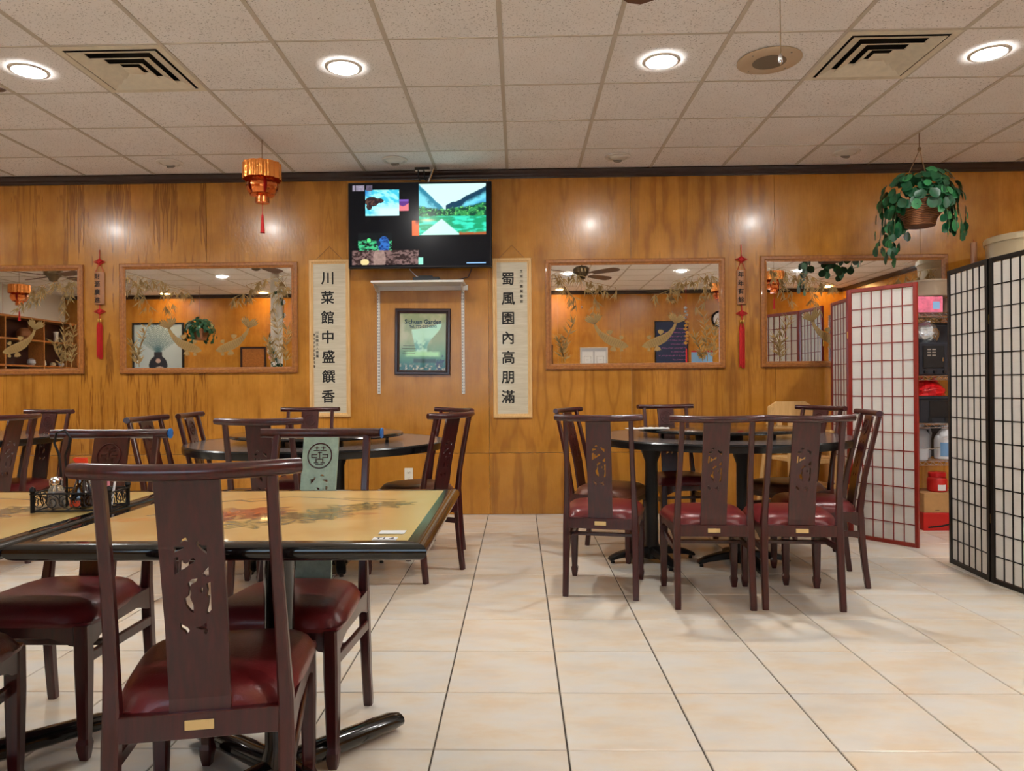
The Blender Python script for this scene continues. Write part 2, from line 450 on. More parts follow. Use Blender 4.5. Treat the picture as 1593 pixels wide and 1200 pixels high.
# numpy picture helpers ------------------------------------------------
def vnoise(u, v, s, seed):
    r = np.random.RandomState(seed); g = r.rand(64, 64)
    x = u*s; y = v*s; xi = np.floor(x).astype(int); yi = np.floor(y).astype(int); fx = x-xi; fy = y-yi
    fx = fx*fx*(3-2*fx); fy = fy*fy*(3-2*fy)
    a = g[xi % 64, yi % 64]; b = g[(xi+1) % 64, yi % 64]; c = g[xi % 64, (yi+1) % 64]; d = g[(xi+1) % 64, (yi+1) % 64]
    return (a*(1-fx)+b*fx)*(1-fy)+(c*(1-fx)+d*fx)*fy
def fbm(u, v, s, seed, o=4):
    t = 0; a = .5
    for i in range(o): t = t+a*vnoise(u, v, s*2**i, seed+i); a *= .5
    return t/.94
def C3(r, g, b): return np.array(S(r, g, b)[:3])
def lerp(c, m_, k): return c*(1-np.asarray(m_, float)[..., None])+np.asarray(k)*np.asarray(m_, float)[..., None]
def sstep(a, b, x): t = np.clip((x-a)/(b-a), 0, 1); return t*t*(3-2*t)
def picture(name, w, h, nx, ny, fn, ma, flat=False):
    """grid mesh w x h in XZ (or XY when flat) coloured by fn(u,v)"""
    us, vs_ = np.meshgrid(np.linspace(0, 1, nx+1), np.linspace(0, 1, ny+1), indexing='xy')
    P = np.zeros(((nx+1)*(ny+1), 3)); P[:, 0] = (us.ravel()-.5)*w
    if flat: P[:, 1] = (vs_.ravel()-.5)*h
    else: P[:, 2] = (vs_.ravel()-.5)*h
    i, j = np.meshgrid(np.arange(nx), np.arange(ny), indexing='xy'); a = (j*(nx+1)+i).ravel()
    Fq = np.stack([a, a+1, a+nx+2, a+nx+1], 1)
    me = bpy.data.meshes.new(name); me.from_pydata(P.tolist(), [], Fq.tolist()); me.update()
    col = fn(us, vs_).reshape(-1, 3); at_ = me.color_attributes.new('col', 'FLOAT_COLOR', 'POINT')
    at_.data.foreach_set('color', np.concatenate([np.clip(col, 0, 4), np.ones((len(col), 1))], 1).astype(np.float32).ravel())
    me.materials.append(MATS[ma]); return me

# ================================================================== SETTING
# ---- floor: grout bed + tiles
fl = struct(MB().box(((LEFT+RIGHT)/2, (BACK+D)/2, -.056), (RIGHT-LEFT+.4, D-BACK+.4, .10)).build('floor', 'grout'))
def tile_mesh(name, w, d, ma, th=.012, b=.0022):
    return MB().box((0, 0, -th/2), (w, d, th), b).mesh(name, ma, 0)
GR = .0055
full = tile_mesh('floor_tile', TW-GR, TW-GR, 'tile')
rest = MB()
i0, i1 = -12, 10
for i in range(-23, 16):
    for j in range(-10, 10):
        x0, x1 = FX+i*TW, FX+(i+1)*TW; y0, y1 = FY+j*TW, FY+(j+1)*TW
        x0, x1, y0, y1 = max(x0, LEFT), min(x1, RIGHT), max(y0, BACK), min(y1, D)
        if x1-x0 < .03 or y1-y0 < .03: continue
        if i0 <= i <= i1 and j >= -1:
            me = full if (x1-x0 > TW-.001 and y1-y0 > TW-.001) else tile_mesh('floor_tile', x1-x0-GR, y1-y0-GR, 'tile')
            obj('floor_tile', me, fl, ((x0+x1)/2, (y0+y1)/2, 0))
        else: rest.box(((x0+x1)/2, (y0+y1)/2, -.006), (x1-x0-GR, y1-y0-GR, .012), .0022)
r = rest.build('far_floor_tiles', 'tile', fl, 0); r['kind'] = 'stuff'

# ---- ceiling: slab, lay-in tiles, tee grid
ce = struct(MB().box(((LEFT+RIGHT)/2, (BACK+D)/2, CEIL+.12), (RIGHT-LEFT+.4, D-BACK+.4, .06)).build('ceiling', 'white_paint'))
VENTS = [(-4, 0), (3, 0)]
ctile = MB().box((0, 0, .012), (CT-.012, CT-.012, .016), 0).mesh('ceiling_tile', 'acoustic', 0)
rest = MB()
for i in range(-15, 11):
    for j in range(-10, 4):
        if (i, j) in VENTS: continue
        x0, x1 = CX+i*CT, CX+(i+1)*CT; y0, y1 = CY+j*CT, CY+(j+1)*CT
        x0, x1, y0, y1 = max(x0, LEFT), min(x1, RIGHT), max(y0, BACK), min(y1, D)
        if x1-x0 < .02 or y1-y0 < .02: continue
        if i < -10 or i > 8: rest.box(((x0+x1)/2, (y0+y1)/2, CEIL+.012), (x1-x0-.012, y1-y0-.012, .016)); continue
        fullt = x1-x0 > CT-.001 and y1-y0 > CT-.001
        me = ctile if fullt else MB().box((0, 0, .012), (x1-x0-.012, y1-y0-.012, .016)).mesh('ceiling_tile', 'acoustic', 0)
        obj('ceiling_tile', me, ce, ((x0+x1)/2, (y0+y1)/2, CEIL), (0, 0, PI*random.choice((0, 1)) if fullt else 0))
r = rest.build('far_ceiling_tiles', 'acoustic', ce, 0); r['kind'] = 'stuff'
run = MB().box((0, 0, .002), (.024, D-BACK, .008), .001).mesh('grid_runner', 'tee', 0)
crs = MB().box((0, 0, .003), (RIGHT-LEFT, .013, .006), .001).mesh('cross_tee', 'tee', 0)
for i in range(-14, 11): obj('grid_runner', run, ce, (CX+i*CT, (D+BACK)/2, CEIL))
for j in range(-9, 4): obj('cross_tee', crs, ce, ((LEFT+RIGHT)/2, CY+j*CT, CEIL))

# ---- walls
def wall_core(name, c, d):
    d = (d[0], d[1], d[2]+.2)
    return struct(MB().box(c, d).build(name, 'white_paint'))
wf = wall_core('wall_front', ((LEFT+RIGHT)/2, D+.085, CEIL/2), (RIGHT-LEFT+.4, .15, CEIL+.1))
PW, PX0, SEAM = 1.2225, -3.92, .527
PAN = {}
def panel(parent, x0, x1, z0, z1, y, col, flip=False, name='wood_panel'):
    key = (round(x1-x0, 3), round(z1-z0, 3))
    if key not in PAN: PAN[key] = MB().box((0, .006, 0), (x1-x0-.002, .012, z1-z0-.003), .001).mesh('wood_panel', 'wall', 0)
    o = obj(name, PAN[key], parent, ((x0+x1)/2, y, (z0+z1)/2), (0, 0, PI if flip else 0)); o.color = col+(1,); return o
styles = {-2: (.3, .8, .0), -1: (.25, .7, .0), 0: (.25, .95, .1), 1: (.2, .35, .1), 2: (.15, .12, .0), 3: (.75, .0, .0), 4: (.95, .45, 1.0), 5: (.1, .1, .0), 6: (.15, .1, 0), 7: (.2, .2, 0)}
k = -5
while PX0+k*PW < RIGHT:
    x0, x1 = max(LEFT, PX0+k*PW), min(RIGHT, PX0+(k+1)*PW)
    if x1-x0 > .05:
        st = styles.get(k, (.3, .4, .1))
        panel(wf, x0, x1, SEAM, CEIL-.012, D, st); panel(wf, x0, x1, 0.0, SEAM, D, (min(1, st[0]+.35), st[1]*.4, 0))
    k += 1
DX0, DX1, DZ = 4.08, 4.95, 2.42
WX0, WX1, WZ0, WZ1 = -2.75, -.15, .95, 2.45
wb = wall_core('wall_back', ((LEFT+WX0)/2-.1, BACK-.085, CEIL/2), (WX0-LEFT+.2, .15, CEIL+.1))
MB().box(((DX0+WX1)/2, BACK-.085, CEIL/2), (DX0-WX1, .15, CEIL+.1)).build('wall_section', 'white_paint', wb)
MB().box(((WX0+WX1)/2, BACK-.085, WZ0/2-.025), (WX1-WX0, .15, WZ0+.05)).build('wall_section', 'white_paint', wb)
MB().box(((WX0+WX1)/2, BACK-.085, (CEIL+WZ1)/2+.03), (WX1-WX0, .15, CEIL-WZ1+.06)).build('wall_section', 'white_paint', wb)
wn = struct(bpy.data.objects.new('fill_window_1', None)); COL.objects.link(wn); wn.location = ((WX0+WX1)/2, BACK-.08, (WZ0+WZ1)/2)  # unseen window, added to fill the room with soft daylight
ww_, wh_ = WX1-WX0, WZ1-WZ0
for q in range(4): MB().box((-ww_/2+.03+q*(ww_-.06)/3, 0, 0), (.06, .08, wh_), .004).build('fill_window_mullion', 'white_metal', wn)
for s_ in (-1, 1): MB().box((0, 0, s_*(wh_/2-.03)), (ww_-.12, .07, .06), .004).build('fill_window_frame_bar', 'white_metal', wn)
for q in range(3): MB().box((-ww_/2+.03+(q+.5)*(ww_-.06)/3, 0, 0), ((ww_-.06)/3-.06, .008, wh_-.12)).build('fill_window_pane', 'pane', wn)
MB().box(((DX1+RIGHT)/2+.1, BACK-.085, CEIL/2), (RIGHT-DX1+.2, .15, CEIL+.1)).build('wall_section', 'white_paint', wb)
MB().box(((DX0+DX1)/2, BACK-.085, (CEIL+DZ)/2+.03), (DX1-DX0, .15, CEIL-DZ+.06)).build('wall_section', 'white_paint', wb)
xs = [LEFT+PW*q for q in range(0, 12)]
xs = sorted([x for x in xs if x < DX0-.1 and abs(x-WX0) > .2 and abs(x-WX1) > .2]+[DX0, WX0, WX1])
for a, b in zip(xs[:-1], xs[1:]):
    if a < WX0-.01 or b > WX1+.01: panel(wb, a, b, 0, CEIL-.012, BACK, (.15, .2, .05), True)
    else:
        panel(wb, a, b, 0, WZ0, BACK, (.15, .2, .05), True); panel(wb, a, b, WZ1, CEIL-.012, BACK, (.15, .2, .05), True)
panel(wb, DX1, RIGHT, 0, CEIL-.012, BACK, (.15, .2, .05), True)
panel(wb, DX0, DX1, DZ, CEIL-.012, BACK, (.15, .2, .05), True)
wl = wall_core('wall_left', (LEFT-.075, (BACK+D)/2, CEIL/2), (.15, D-BACK, CEIL+.1))
wr = wall_core('wall_right', (RIGHT+.09, (BACK+D)/2, CEIL/2), (.15, D-BACK, CEIL+.1))
ys = [BACK, -.4, .82, 2.04, 3.26, 4.48, 5.7, D]
for a, b in zip(ys[:-1], ys[1:]):
    o = panel(wr, a, b, 0, CEIL-.012, 0, (.15, .2, .05)); o.location = (RIGHT, (a+b)/2, (CEIL-.012)/2); o.rotation_euler = (0, 0, -PI/2)
# crown trims (stepped profile)
def crown(name, p0, p1, nrm):
    p0, p1, n_ = Vector(p0), Vector(p1), Vector(nrm)
    prof = [(0, -.068), (.010, -.068), (.012, -.060), (.020, -.052), (.022, -.036), (.036, -.022), (.040, -.008), (.046, -.006), (.046, .0), (0, 0)]
    vs_ = [p0+n_*a+Vector((0, 0, b)) for a, b in prof]+[p1+n_*a+Vector((0, 0, b)) for a, b in prof]; n = len(prof)
    fs_ = [(i, (i+1) % n, (i+1) % n+n, i+n) for i in range(n)]+[tuple(range(n)), tuple(range(2*n-1, n-1, -1))]
    mb = MB(); mb.add(vs_, fs_); return struct(mb.build(name, 'crown', None, 30))
crown('trim_1', (LEFT, D, CEIL), (RIGHT, D, CEIL), (0, -1, 0))
crown('trim_2', (RIGHT, BACK, CEIL), (LEFT, BACK, CEIL), (0, 1, 0))
crown('trim_3', (RIGHT, D, CEIL), (RIGHT, BACK, CEIL), (-1, 0, 0))
# glass door in the back wall (daylight)
dr = struct(bpy.data.objects.new('door_1', None)); COL.objects.link(dr); dr.location = ((DX0+DX1)/2, BACK-.08, 0)
wd = DX1-DX0
for sx in (-1, 1): MB().box((sx*(wd/2-.03), 0, DZ/2), (.06, .06, DZ), .004).build('door_stile', 'white_metal', dr)
for z in (.06, 2.08, DZ-.03): MB().box((0, 0, z), (wd-.12, .06, .06 if z > 1 else .12), .004).build('door_rail', 'white_metal', dr)
MB().box((0, 0, 1.085), (wd-.12, .008, 1.93)).build('door_pane', 'pane', dr)
MB().box((0, 0, 2.25), (wd-.12, .008, .28)).build('transom_pane', 'pane', dr)
MB().tube([(-.32, .06, .95), (-.32, .09, .95), (-.32, .09, 1.25), (-.32, .06, 1.25)], .011).build('door_handle', 'chrome', dr)
gp = struct(MB().box((4.5, BACK-6.2, -.1), (30, 12, .1)).build('ground', 'pavement'))

# ================================================================== CEILING FITTINGS
def downlight(loc, label, lit='lens', group='lit recessed ceiling lamps'):
    t = thing('recessed_lamp', label, 'ceiling lamp', loc, 0, group)
    MB().lathe([(.086, -.002), (.088, -.008), (.104, -.006), (.108, -.001), (.108, .0005), (.086, .0005)], 32, cap=False).build('trim_ring', 'lamp_trim', t)
    n = 32
    c_ = [(r_*math.cos(2*PI*j/n), r_*math.sin(2*PI*j/n), -.0035) for r_ in (.086, .036) for j in range(n)]
    me = bpy.data.meshes.new('lens'); me.from_pydata(c_, [], [(j, n+j, n+(j+1) % n, (j+1) % n) for j in range(n)]); me.materials.append(MATS[lit]); obj('lens', me, t)
    me = bpy.data.meshes.new('bulb'); me.from_pydata([(x, y, -.0038) for x, y, z in c_[n:]], [], [tuple(range(n-1, -1, -1))]); me.materials.append(MATS[lit+'_core']); obj('bulb', me, t)
    return t
L0 = downlight((-2.828, 4.12, CEIL), 'glowing round recessed lamp in the ceiling at the far left, beside a square vent')
dup(L0, (-.998, 4.15, CEIL), 0, 'glowing round recessed lamp in the ceiling left of the television')
dup(L0, (.832, 4.145, CEIL), 0, 'glowing round recessed lamp between the television and the round ceiling speaker')
dup(L0, (2.662, 4.12, CEIL), 0, 'glowing round recessed lamp right of the right-hand square vent')
for x, y, lb in ((-4.66, 4.138, 'glowing recessed lamp in the front row left of the picture'), (4.49, 4.138, 'glowing recessed lamp in the front row right of the picture'),
                 (-6.6, 4.138, 'glowing recessed lamp at the left end of the front row'),
                 (-4.9, .55, 'glowing recessed lamp mirrored in the wide mirror beside the plaque'), 
                 (.832, .478, 'glowing recessed lamp mirrored behind the fan hub'),
                 (2.662, .6, 'glowing recessed lamp mirrored in the mirror right of the television'), (4.6, .478, 'glowing recessed lamp behind the viewer on the right'),
                 (-7.1, -.2, 'glowing recessed lamp mirrored in the leftmost mirror')):
    dup(L0, (x, y, CEIL), 0, lb)
def eyeball(loc, label):
    t = thing('eyeball_lamp', label, 'ceiling lamp', loc, 0, 'unlit eyeball lamps by the wall')
    MB().lathe([(.075, -.004), (.08, -.011), (.100, -.009), (.105, 0), (.075, .002)], 32, cap=False).build('trim_ring', 'lamp_trim', t)
    MB().lathe([(.001, -.026), (.03, -.024), (.055, -.018), (.070, -.007), (.074, .0)], 28).build('eyeball', 'lamp_trim', t)
    MB().tube([(0, .020, -.018), (0, .028, -.028)], .034, 20).build('lamp_face', 'baffle', t)
    return t
E0 = eyeball((-2.838, 5.83, CEIL), 'small unlit eyeball lamp near the wall, left of the copper lantern')
dup(E0, (-.995, 5.86, CEIL), 0, 'small unlit eyeball lamp just above the left part of the television')
dup(E0, (.819, 5.86, CEIL), 0, 'small unlit eyeball lamp near the wall right of the television')
dup(E0, (2.642, 5.84, CEIL), 0, 'small unlit eyeball lamp near the wall left of the hanging plant')
for x, lb in ((-6.85, 'lit wall washer lamp above the vase painting'), (-4.93, 'lit wall washer lamp beside the flower-wrapped post'), (.82, 'lit wall washer lamp above the back wall certificates'), (5.9, 'lit wall washer lamp in the back right corner')):
    downlight((x, BACK+.27, CEIL), lb, 'wash_lens', 'lit wall washer lamps on the back wall')
# square diffusers
def vent(i, j, label):
    h = CT/2; t = thing('ceiling_vent', label, 'vent', (CX+(i+.5)*CT, CY+(j+.5)*CT, CEIL), 0, 'square ceiling vents')
    def ring(h0, z0, h1, z1, th=.003):
        mb = MB()
        for q in range(4):
            rt = Matrix.Rotation(q*PI/2, 3, 'Z')
            a = [Vector((-h0, -h0, z0)), Vector((h0, -h0, z0)), Vector((h1, -h1, z1)), Vector((-h1, -h1, z1))]
            b = [p+Vector((0, 0, th)) for p in a]; mb.add([rt @ p for p in a+b], [(0, 1, 2, 3), (7, 6, 5, 4), (0, 4, 5, 1), (2, 6, 7, 3), (1, 5, 6, 2), (0, 3, 7, 4)])
        return mb
    ring(h-.004, -.004, .262, -.004).build('vent_frame', 'vent_metal', t, 0)
    MB().box((0, 0, .09), (CT-.02, CT-.02, .01)).build('vent_throat', 'vent_dark', t, 0)
    ring(.262, -.004, .266, .08).build('vent_collar', 'vent_dark', t, 0)
    for a, za, b, zb in ((.248, -.010, .186, .012), (.172, -.010, .116, .012), (.100, -.010, .058, .010)): ring(a, za, b, zb).build('louver', 'vent_metal', t, 0)
    MB().box((0, 0, -.004), (.09, .09, .004), .001).build('vent_core', 'vent_metal', t, 0)
    return t
vent(-4, 0, 'square cream ceiling vent with dark slots on the left, near the far-left lamp')
vent(3, 0, 'square cream ceiling vent with dark slots on the right, beside the round speaker')
sp = thing('ceiling_speaker', 'round beige ceiling speaker between a glowing lamp and the right-hand vent', 'speaker', (1.45, 4.165, CEIL))
MB().lathe([(.092, -.010), (.10, -.012), (.168, -.008), (.178, -.003), (.178, .0)], 40, cap=False).build('speaker_plate', 'speaker_beige', sp)
MB().lathe([(.002, -.0105), (.092, -.0115), (.096, -.006)], 32).build('grille', 'speaker_grille', sp)
for a in range(4): MB().lathe([(.004, -.013), (.005, -.009)], 8, (.145*math.cos(a*PI/2+.6), .145*math.sin(a*PI/2+.6), 0)).build('screw', 'baffle', sp)
# ceiling fans
def fan(loc, rz, label, chain=False, zb=2.63):
    t = thing('ceiling_fan', label, 'ceiling fan', loc, rz, 'wooden ceiling fans')
    z = zb-CEIL
    MB().lathe([(.06, 0), (.065, -.02), (.045, -.06), (.015, -.07)], 20).build('canopy', 'fan_metal', t)
    MB().tube([(0, 0, -.06), (0, 0, z+.10)], .012, 10).build('downrod', 'fan_metal', t)
    MB().lathe([(.02, z+.12), (.08, z+.11), (.115, z+.08), (.115, z+.03), (.09, z+.0), (.06, z-.03), (.05, z-.06), (.02, z-.075)], 28).build('motor', 'fan_metal', t)
    for q in range(4):
        a = q*PI/2; rt = Matrix.Rotation(a, 3, 'Z'); tilt = Matrix.Rotation(.2, 3, 'X')
        pts = [(.19, -.05), (.30, -.062), (.55, -.07), (.60, -.06), (.635, -.025), (.64, .0), (.635, .025), (.60, .06), (.55, .07), (.30, .062), (.19, .05)]
        mb = MB(); mb.prism(pts, lambda u, v: rt @ (tilt @ Vector((0, v, 0))+Vector((u, 0, z))), lambda u, v: rt @ (tilt @ Vector((0, v, .007))+Vector((u, 0, z))))
        b = mb.build('blade', 'fan_wood', t)
        MB().box(tuple(rt @ Vector((.15, 0, z+.008))), (.14, .035, .006), .002, rt).build('blade_arm', 'fan_metal', b)
    if chain:
        MB().tube([(0, 0, z-.07), (0, 0, 2.20-CEIL)], .0016, 6).build('pull_chain', 'fan_metal', t)
        MB().lathe([(.002, 0), (.006, -.006), (.0065, -.03), (.003, -.036)], 10, (0, 0, 2.20-CEIL)).build('chain_pull', 'chrome', t)
    return t
fan((.88, 2.42, CEIL), PI/4, 'wooden ceiling fan above the floor aisle with a dangling pull chain', True)
fan((-3.24, 3.52, CEIL), .15, 'wooden ceiling fan whose blade tip shows at the far left edge')
fan((-6.26, 2.8, CEIL), .5, 'wooden ceiling fan mirrored in the leftmost mirror')

# ================================================================== WALL-MOUNTED THINGS
def frame_rails(parent, w, h, fw, depth, ma, name='frame_rail', y=0.0):
    """mitred frame with outer size w x h, in XZ about the origin, back at y"""
    for q, (a, b) in enumerate(((w, h), (h, w), (w, h), (h, w))):
        rt = Matrix.Rotation(q*PI/2, 3, 'Y'); hw, hh = a/2, b/2
        prof = [(0, 0), (0, -depth*.8), (fw*.15, -depth), (fw*.55, -depth), (fw*.7, -depth*.7), (fw, -depth*.6), (fw, 0)]
        n = len(prof); vs_ = []
        for s in (-1, 1):
            for d_, yy in prof: vs_.append(rt @ Vector((s*(hw-d_), yy, hh-d_))+Vector((0, y, 0)))
        mb = MB(); mb.add(vs_, [(i, (i+1) % n, (i+1) % n+n, i+n) for i in range(n)]+[tuple(range(n)), tuple(range(2*n-1, n-1, -1))])
        mb.build(name, ma, parent, 30)
# ---- bamboo and carp etched on the mirrors
def leafq(mb, x, z, ang, L, w, y=-.0012):
    d = Vector((math.cos(ang), 0, math.sin(ang))); n_ = Vector((-d.z, 0, d.x)); p = Vector((x, y, z))
    pts = [p, p+d*L*.35+n_*w/2, p+d*L, p+d*L*.35-n_*w/2]; mb.add(pts, [(0, 1, 2, 3)])
def twig(mb, pts, w):
    for (a, b), (c, d_) in zip(pts[:-1], pts[1:]):
        p, q = Vector((a, -.0012, b)), Vector((c, -.0012, d_)); t_ = (q-p).normalized(); n_ = Vector((-t_.z, 0, t_.x))*w/2
        mb.add([p-n_, p+n_, q+n_, q-n_], [(0, 1, 2, 3)])
def hanging_spray(mb, rg, x0, z0, dx, dz, n=7):
    pts = [(x0, z0)]
    for i in range(n): pts.append((x0+dx*(i+1)/n+rg.uniform(-.01, .01), z0+dz*((i+1)/n)**1.4))
    twig(mb, pts, .003)
    for (x, z) in pts[1:]:
        for b in range(2):
            bx, bz = x+rg.uniform(-.05, .05), z-rg.uniform(.0, .06); twig(mb, [(x, z), (bx, bz)], .002)
            a0 = -PI/2+rg.uniform(-.5, .5)
            for kk in range(rg.randint(4, 6)): leafq(mb, bx, bz, a0+rg.uniform(-.75, .75), rg.uniform(.05, .095), rg.uniform(.006, .011))
def upright_bamboo(mb, rg, x0, z0, h, lean):
    n = 7; pts = [(x0+lean*(i/n)**1.5, z0+h*i/n) for i in range(n+1)]; twig(mb, pts, .004)
    for (x, z) in pts[1:]:
        for kk in range(5):
            s = rg.choice((-1, 1)); leafq(mb, x, z, PI/2-s*rg.uniform(.25, 1.1), rg.uniform(.05, .10), rg.uniform(.007, .013))
def carp(mb, mk, cx, cz, s, sc):
    def P(u, v): return (cx+s*u*sc, cz+v*sc)
    ctr = [(-.36, .34), (-.31, .22), (-.22, .10), (-.10, .0), (.04, -.07), (.18, -.12), (.30, -.16), (.38, -.18)]
    hw = [.025, .035, .055, .085, .10, .09, .065, .012]
    L, R_ = [], []
    for i, (u, v) in enumerate(ctr):
        a, b = ctr[max(0, i-1)], ctr[min(len(ctr)-1, i+1)]; tx, tz = b[0]-a[0], b[1]-a[1]; l = math.hypot(tx, tz)
        L.append((u-tz/l*hw[i], v+tx/l*hw[i])); R_.append((u+tz/l*hw[i], v-tx/l*hw[i]))
    Y = -.0014
    def strip(A, B, tgt, y):
        for i in range(len(A)-1):
            q = [P(*A[i]), P(*A[i+1]), P(*B[i+1]), P(*B[i])]; tgt.add([Vector((a, y, b)) for a, b in q], [(0, 1, 2, 3)])
    strip(L, R_, mb, Y)
    base = (-.35, .31)
    for i in range(9):
        a = math.radians(52+i*11.5) if i < 4 else math.radians(60+i*11.5)
        Lg = .27 if i in (0, 8) else (.25 if i in (3, 4, 5) else .29)
        if i == 4: Lg = .17
        tip = (base[0]+math.cos(a)*Lg, base[1]+math.sin(a)*Lg); n_ = (-math.sin(a)*.028, math.cos(a)*.028); md = (base[0]+math.cos(a)*Lg*.7, base[1]+math.sin(a)*Lg*.7)
        q = [base, (md[0]+n_[0], md[1]+n_[1]), tip, (md[0]-n_[0], md[1]-n_[1])]
        mb.add([Vector((*P(*z_)[:1], Y-.0001*i, P(*z_)[1])) for z_ in q], [(0, 1, 2, 3)])
        ln = [base, tip]; x_, z1 = P(*ln[0]); x2, z2 = P(*ln[1]); t_ = Vector((x2-x_, 0, z2-z1)).normalized(); nn = Vector((-t_.z, 0, t_.x))*.0011
        p, q_ = Vector((x_, Y-.0016, z1)), Vector((x2, Y-.0016, z2)); mk.add([p-nn, p+nn, q_+nn, q_-nn], [(0, 1, 2, 3)])
    for (bu, bv, a0, n, Lg) in ((-.02, .07, 100, 5, .13), (.20, -.03, 75, 4, .11), (.06, -.16, -95, 5, .14), (.22, -.20, -60, 3, .10)):
        for i in range(n):
            a = math.radians(a0-36+i*16); tip = (bu+math.cos(a)*Lg, bv+math.sin(a)*Lg); n_ = (-math.sin(a)*.022, math.cos(a)*.022); md = (bu+math.cos(a)*Lg*.6, bv+math.sin(a)*Lg*.6)
            q = [(bu, bv), (md[0]+n_[0], md[1]+n_[1]), tip, (md[0]-n_[0], md[1]-n_[1])]
            mb.add([Vector((P(*z_)[0], Y-.0001*i, P(*z_)[1])) for z_ in q], [(0, 1, 2, 3)])
    for i in range(2, 6):                                      # scale arcs
        for kk in range(3):
            for w in (-.55, -.2, .15, .5):
                u = ctr[i][0]+(ctr[i+1][0]-ctr[i][0])*kk/3; v = ctr[i][1]+(ctr[i+1][1]-ctr[i][1])*kk/3; h_ = hw[i]
                u2, v2 = u+w*h_*.5, v+w*h_
                prev = None
                for qd in range(5):
                    an = math.radians(110+qd*35); p = P(u2+.022*math.cos(an), v2+.022*math.sin(an))
                    if prev:
                        a_, b_ = Vector((prev[0], Y-.0018, prev[1])), Vector((p[0], Y-.0018, p[1])); t_ = (b_-a_).normalized(); nn = Vector((-t_.z, 0, t_.x))*.0009
                        mk.add([a_-nn, a_+nn, b_+nn, b_-nn], [(0, 1, 2, 3)])
                    prev = p
    ex, ez = P(.30, -.14); mk.lathe([(.006, 0), (.006, .001)], 8, (ex, 0, ez)) if False else None
def mirror(x0, x1, z0, z1, label, seed):
    w, h = x1-x0, z1-z0; t = thing('wall_mirror', label, 'mirror', ((x0+x1)/2, D, (z0+z1)/2), 0, 'etched wall mirrors')
    frame_rails(t, w, h, .05, .026, 'frame_oak')
    iw, ih = w-.1, h-.1
    MB().box((0, -.007, 0), (iw+.02, .006, ih+.02)).build('mirror_glass', 'mirror_glass', t, 0)
    rg = random.Random(seed); Y = -.0105
    def part(name, fn):
        mb = MB(); fn(mb); o = mb.build(name, 'etch', t, 0); o.location = (0, Y, 0); return o
    def topl(mb):
        hanging_spray(mb, rg, -iw*.49, ih*.44, iw*.22, -.06); hanging_spray(mb, rg, -iw*.47, ih*.40, iw*.10, -.20, 5); hanging_spray(mb, rg, -iw*.30, ih*.33, iw*.18, -.05, 5); hanging_spray(mb, rg, -iw*.26, ih*.22, iw*.04, -.14, 3)
    def topr(mb):
        hanging_spray(mb, rg, iw*.49, ih*.42, -iw*.26, -.08); hanging_spray(mb, rg, iw*.47, ih*.40, -iw*.08, -.22, 5); hanging_spray(mb, rg, iw*.30, ih*.28, -iw*.15, -.07, 5)
    def botl(mb):
        upright_bamboo(mb, rg, -iw*.44, -ih*.49, ih*.40, .10); upright_bamboo(mb, rg, -iw*.42, -ih*.49, ih*.22, -.05)
    def botr(mb):
        upright_bamboo(mb, rg, iw*.43, -ih*.49, ih*.44, -.03); upright_bamboo(mb, rg, iw*.46, -ih*.49, ih*.36, .02); upright_bamboo(mb, rg, iw*.40, -ih*.49, ih*.24, -.06)
    part('bamboo_etching', topl); part('bamboo_etching', topr); part('bamboo_etching', botl); part('bamboo_etching', botr)
    for s in (-1, 1):
        mb, mk = MB(), MB(); carp(mb, mk, -s*iw*.145, -ih*.25, s, .39)
        o = mb.build('carp_etching', 'etch', t, 0); o.location = (0, Y, 0)
        mk.build('scale_lines', 'etch_dark', o, 0)['kind'] = 'stuff'
    return t
mirror(-5.34, -3.78, 1.236, 2.187, 'etched mirror at the left edge of the photo, reflecting wooden shelves', 3)
mirror(-3.459, -1.904, 1.234, 2.191, 'etched mirror left of the calligraphy scrolls, reflecting a vase painting', 11)
mirror(.237, 1.764, 1.241, 2.183, 'etched mirror right of the television, reflecting a dark menu board', 19)
mirror(2.068, 3.636, 1.245, 2.192, 'etched mirror behind the hanging plant and the red screen', 23)

# ---- calligraphy scrolls
def scroll(x0, x1, z0, z1, label, chars, cx, cz, step, small):
    w, h = x1-x0, z1-z0; ox, oz = (x0+x1)/2, (z0+z1)/2
    t = thing('calligraphy_scroll', label, 'scroll', (ox, D, oz), 0, 'framed calligraphy scrolls')
    frame_rails(t, w, h, .036, .02, 'oak')
    MB().box((0, -.006, 0), (w-.06, .004, h-.06)).build('scroll_paper', 'scroll_paper', t, 0)
    for i, c in enumerate(chars):
        me = text_mesh(c, .118, 'ink', .0004, .0024); obj('ink_character', me, t, (cx-ox+random.uniform(-.003, .003), -.0086, cz-i*step-oz), WALLROT)
    for (sx, sz, st, body, size) in small:
        for i, c in enumerate(body):
            obj('small_character', text_mesh(c, size, 'ink_soft', .0004, .0006), t, (sx-ox, -.0086, sz-i*st-oz), WALLROT)
    MB().tube([(-w*.34, -.012, h/2-.004), (0, -.004, h/2+.115), (w*.34, -.012, h/2-.004)], .0016, 6).build('hanging_string', 'twine', t)
    return t
scroll(-1.802, -1.448, .846, 2.205, 'tall framed calligraphy scroll with seven brush characters left of the white shelf', '川菜館中盛饌香', -1.640, 2.040, .1705,
       [(-1.765, 1.555, .034, '歲次甲子年孟夏月書', .026), (-1.735, 1.575, .034, '川菜園主人雅屬', .026)])
scroll(-.216, .118, .829, 2.200, 'tall framed calligraphy scroll with seven brush characters right of the white shelf', '蜀風園內高朋滿', -.085, 2.016, .1690,
       [(.032, 2.085, .043, '芝城川園開業誌', .028)])

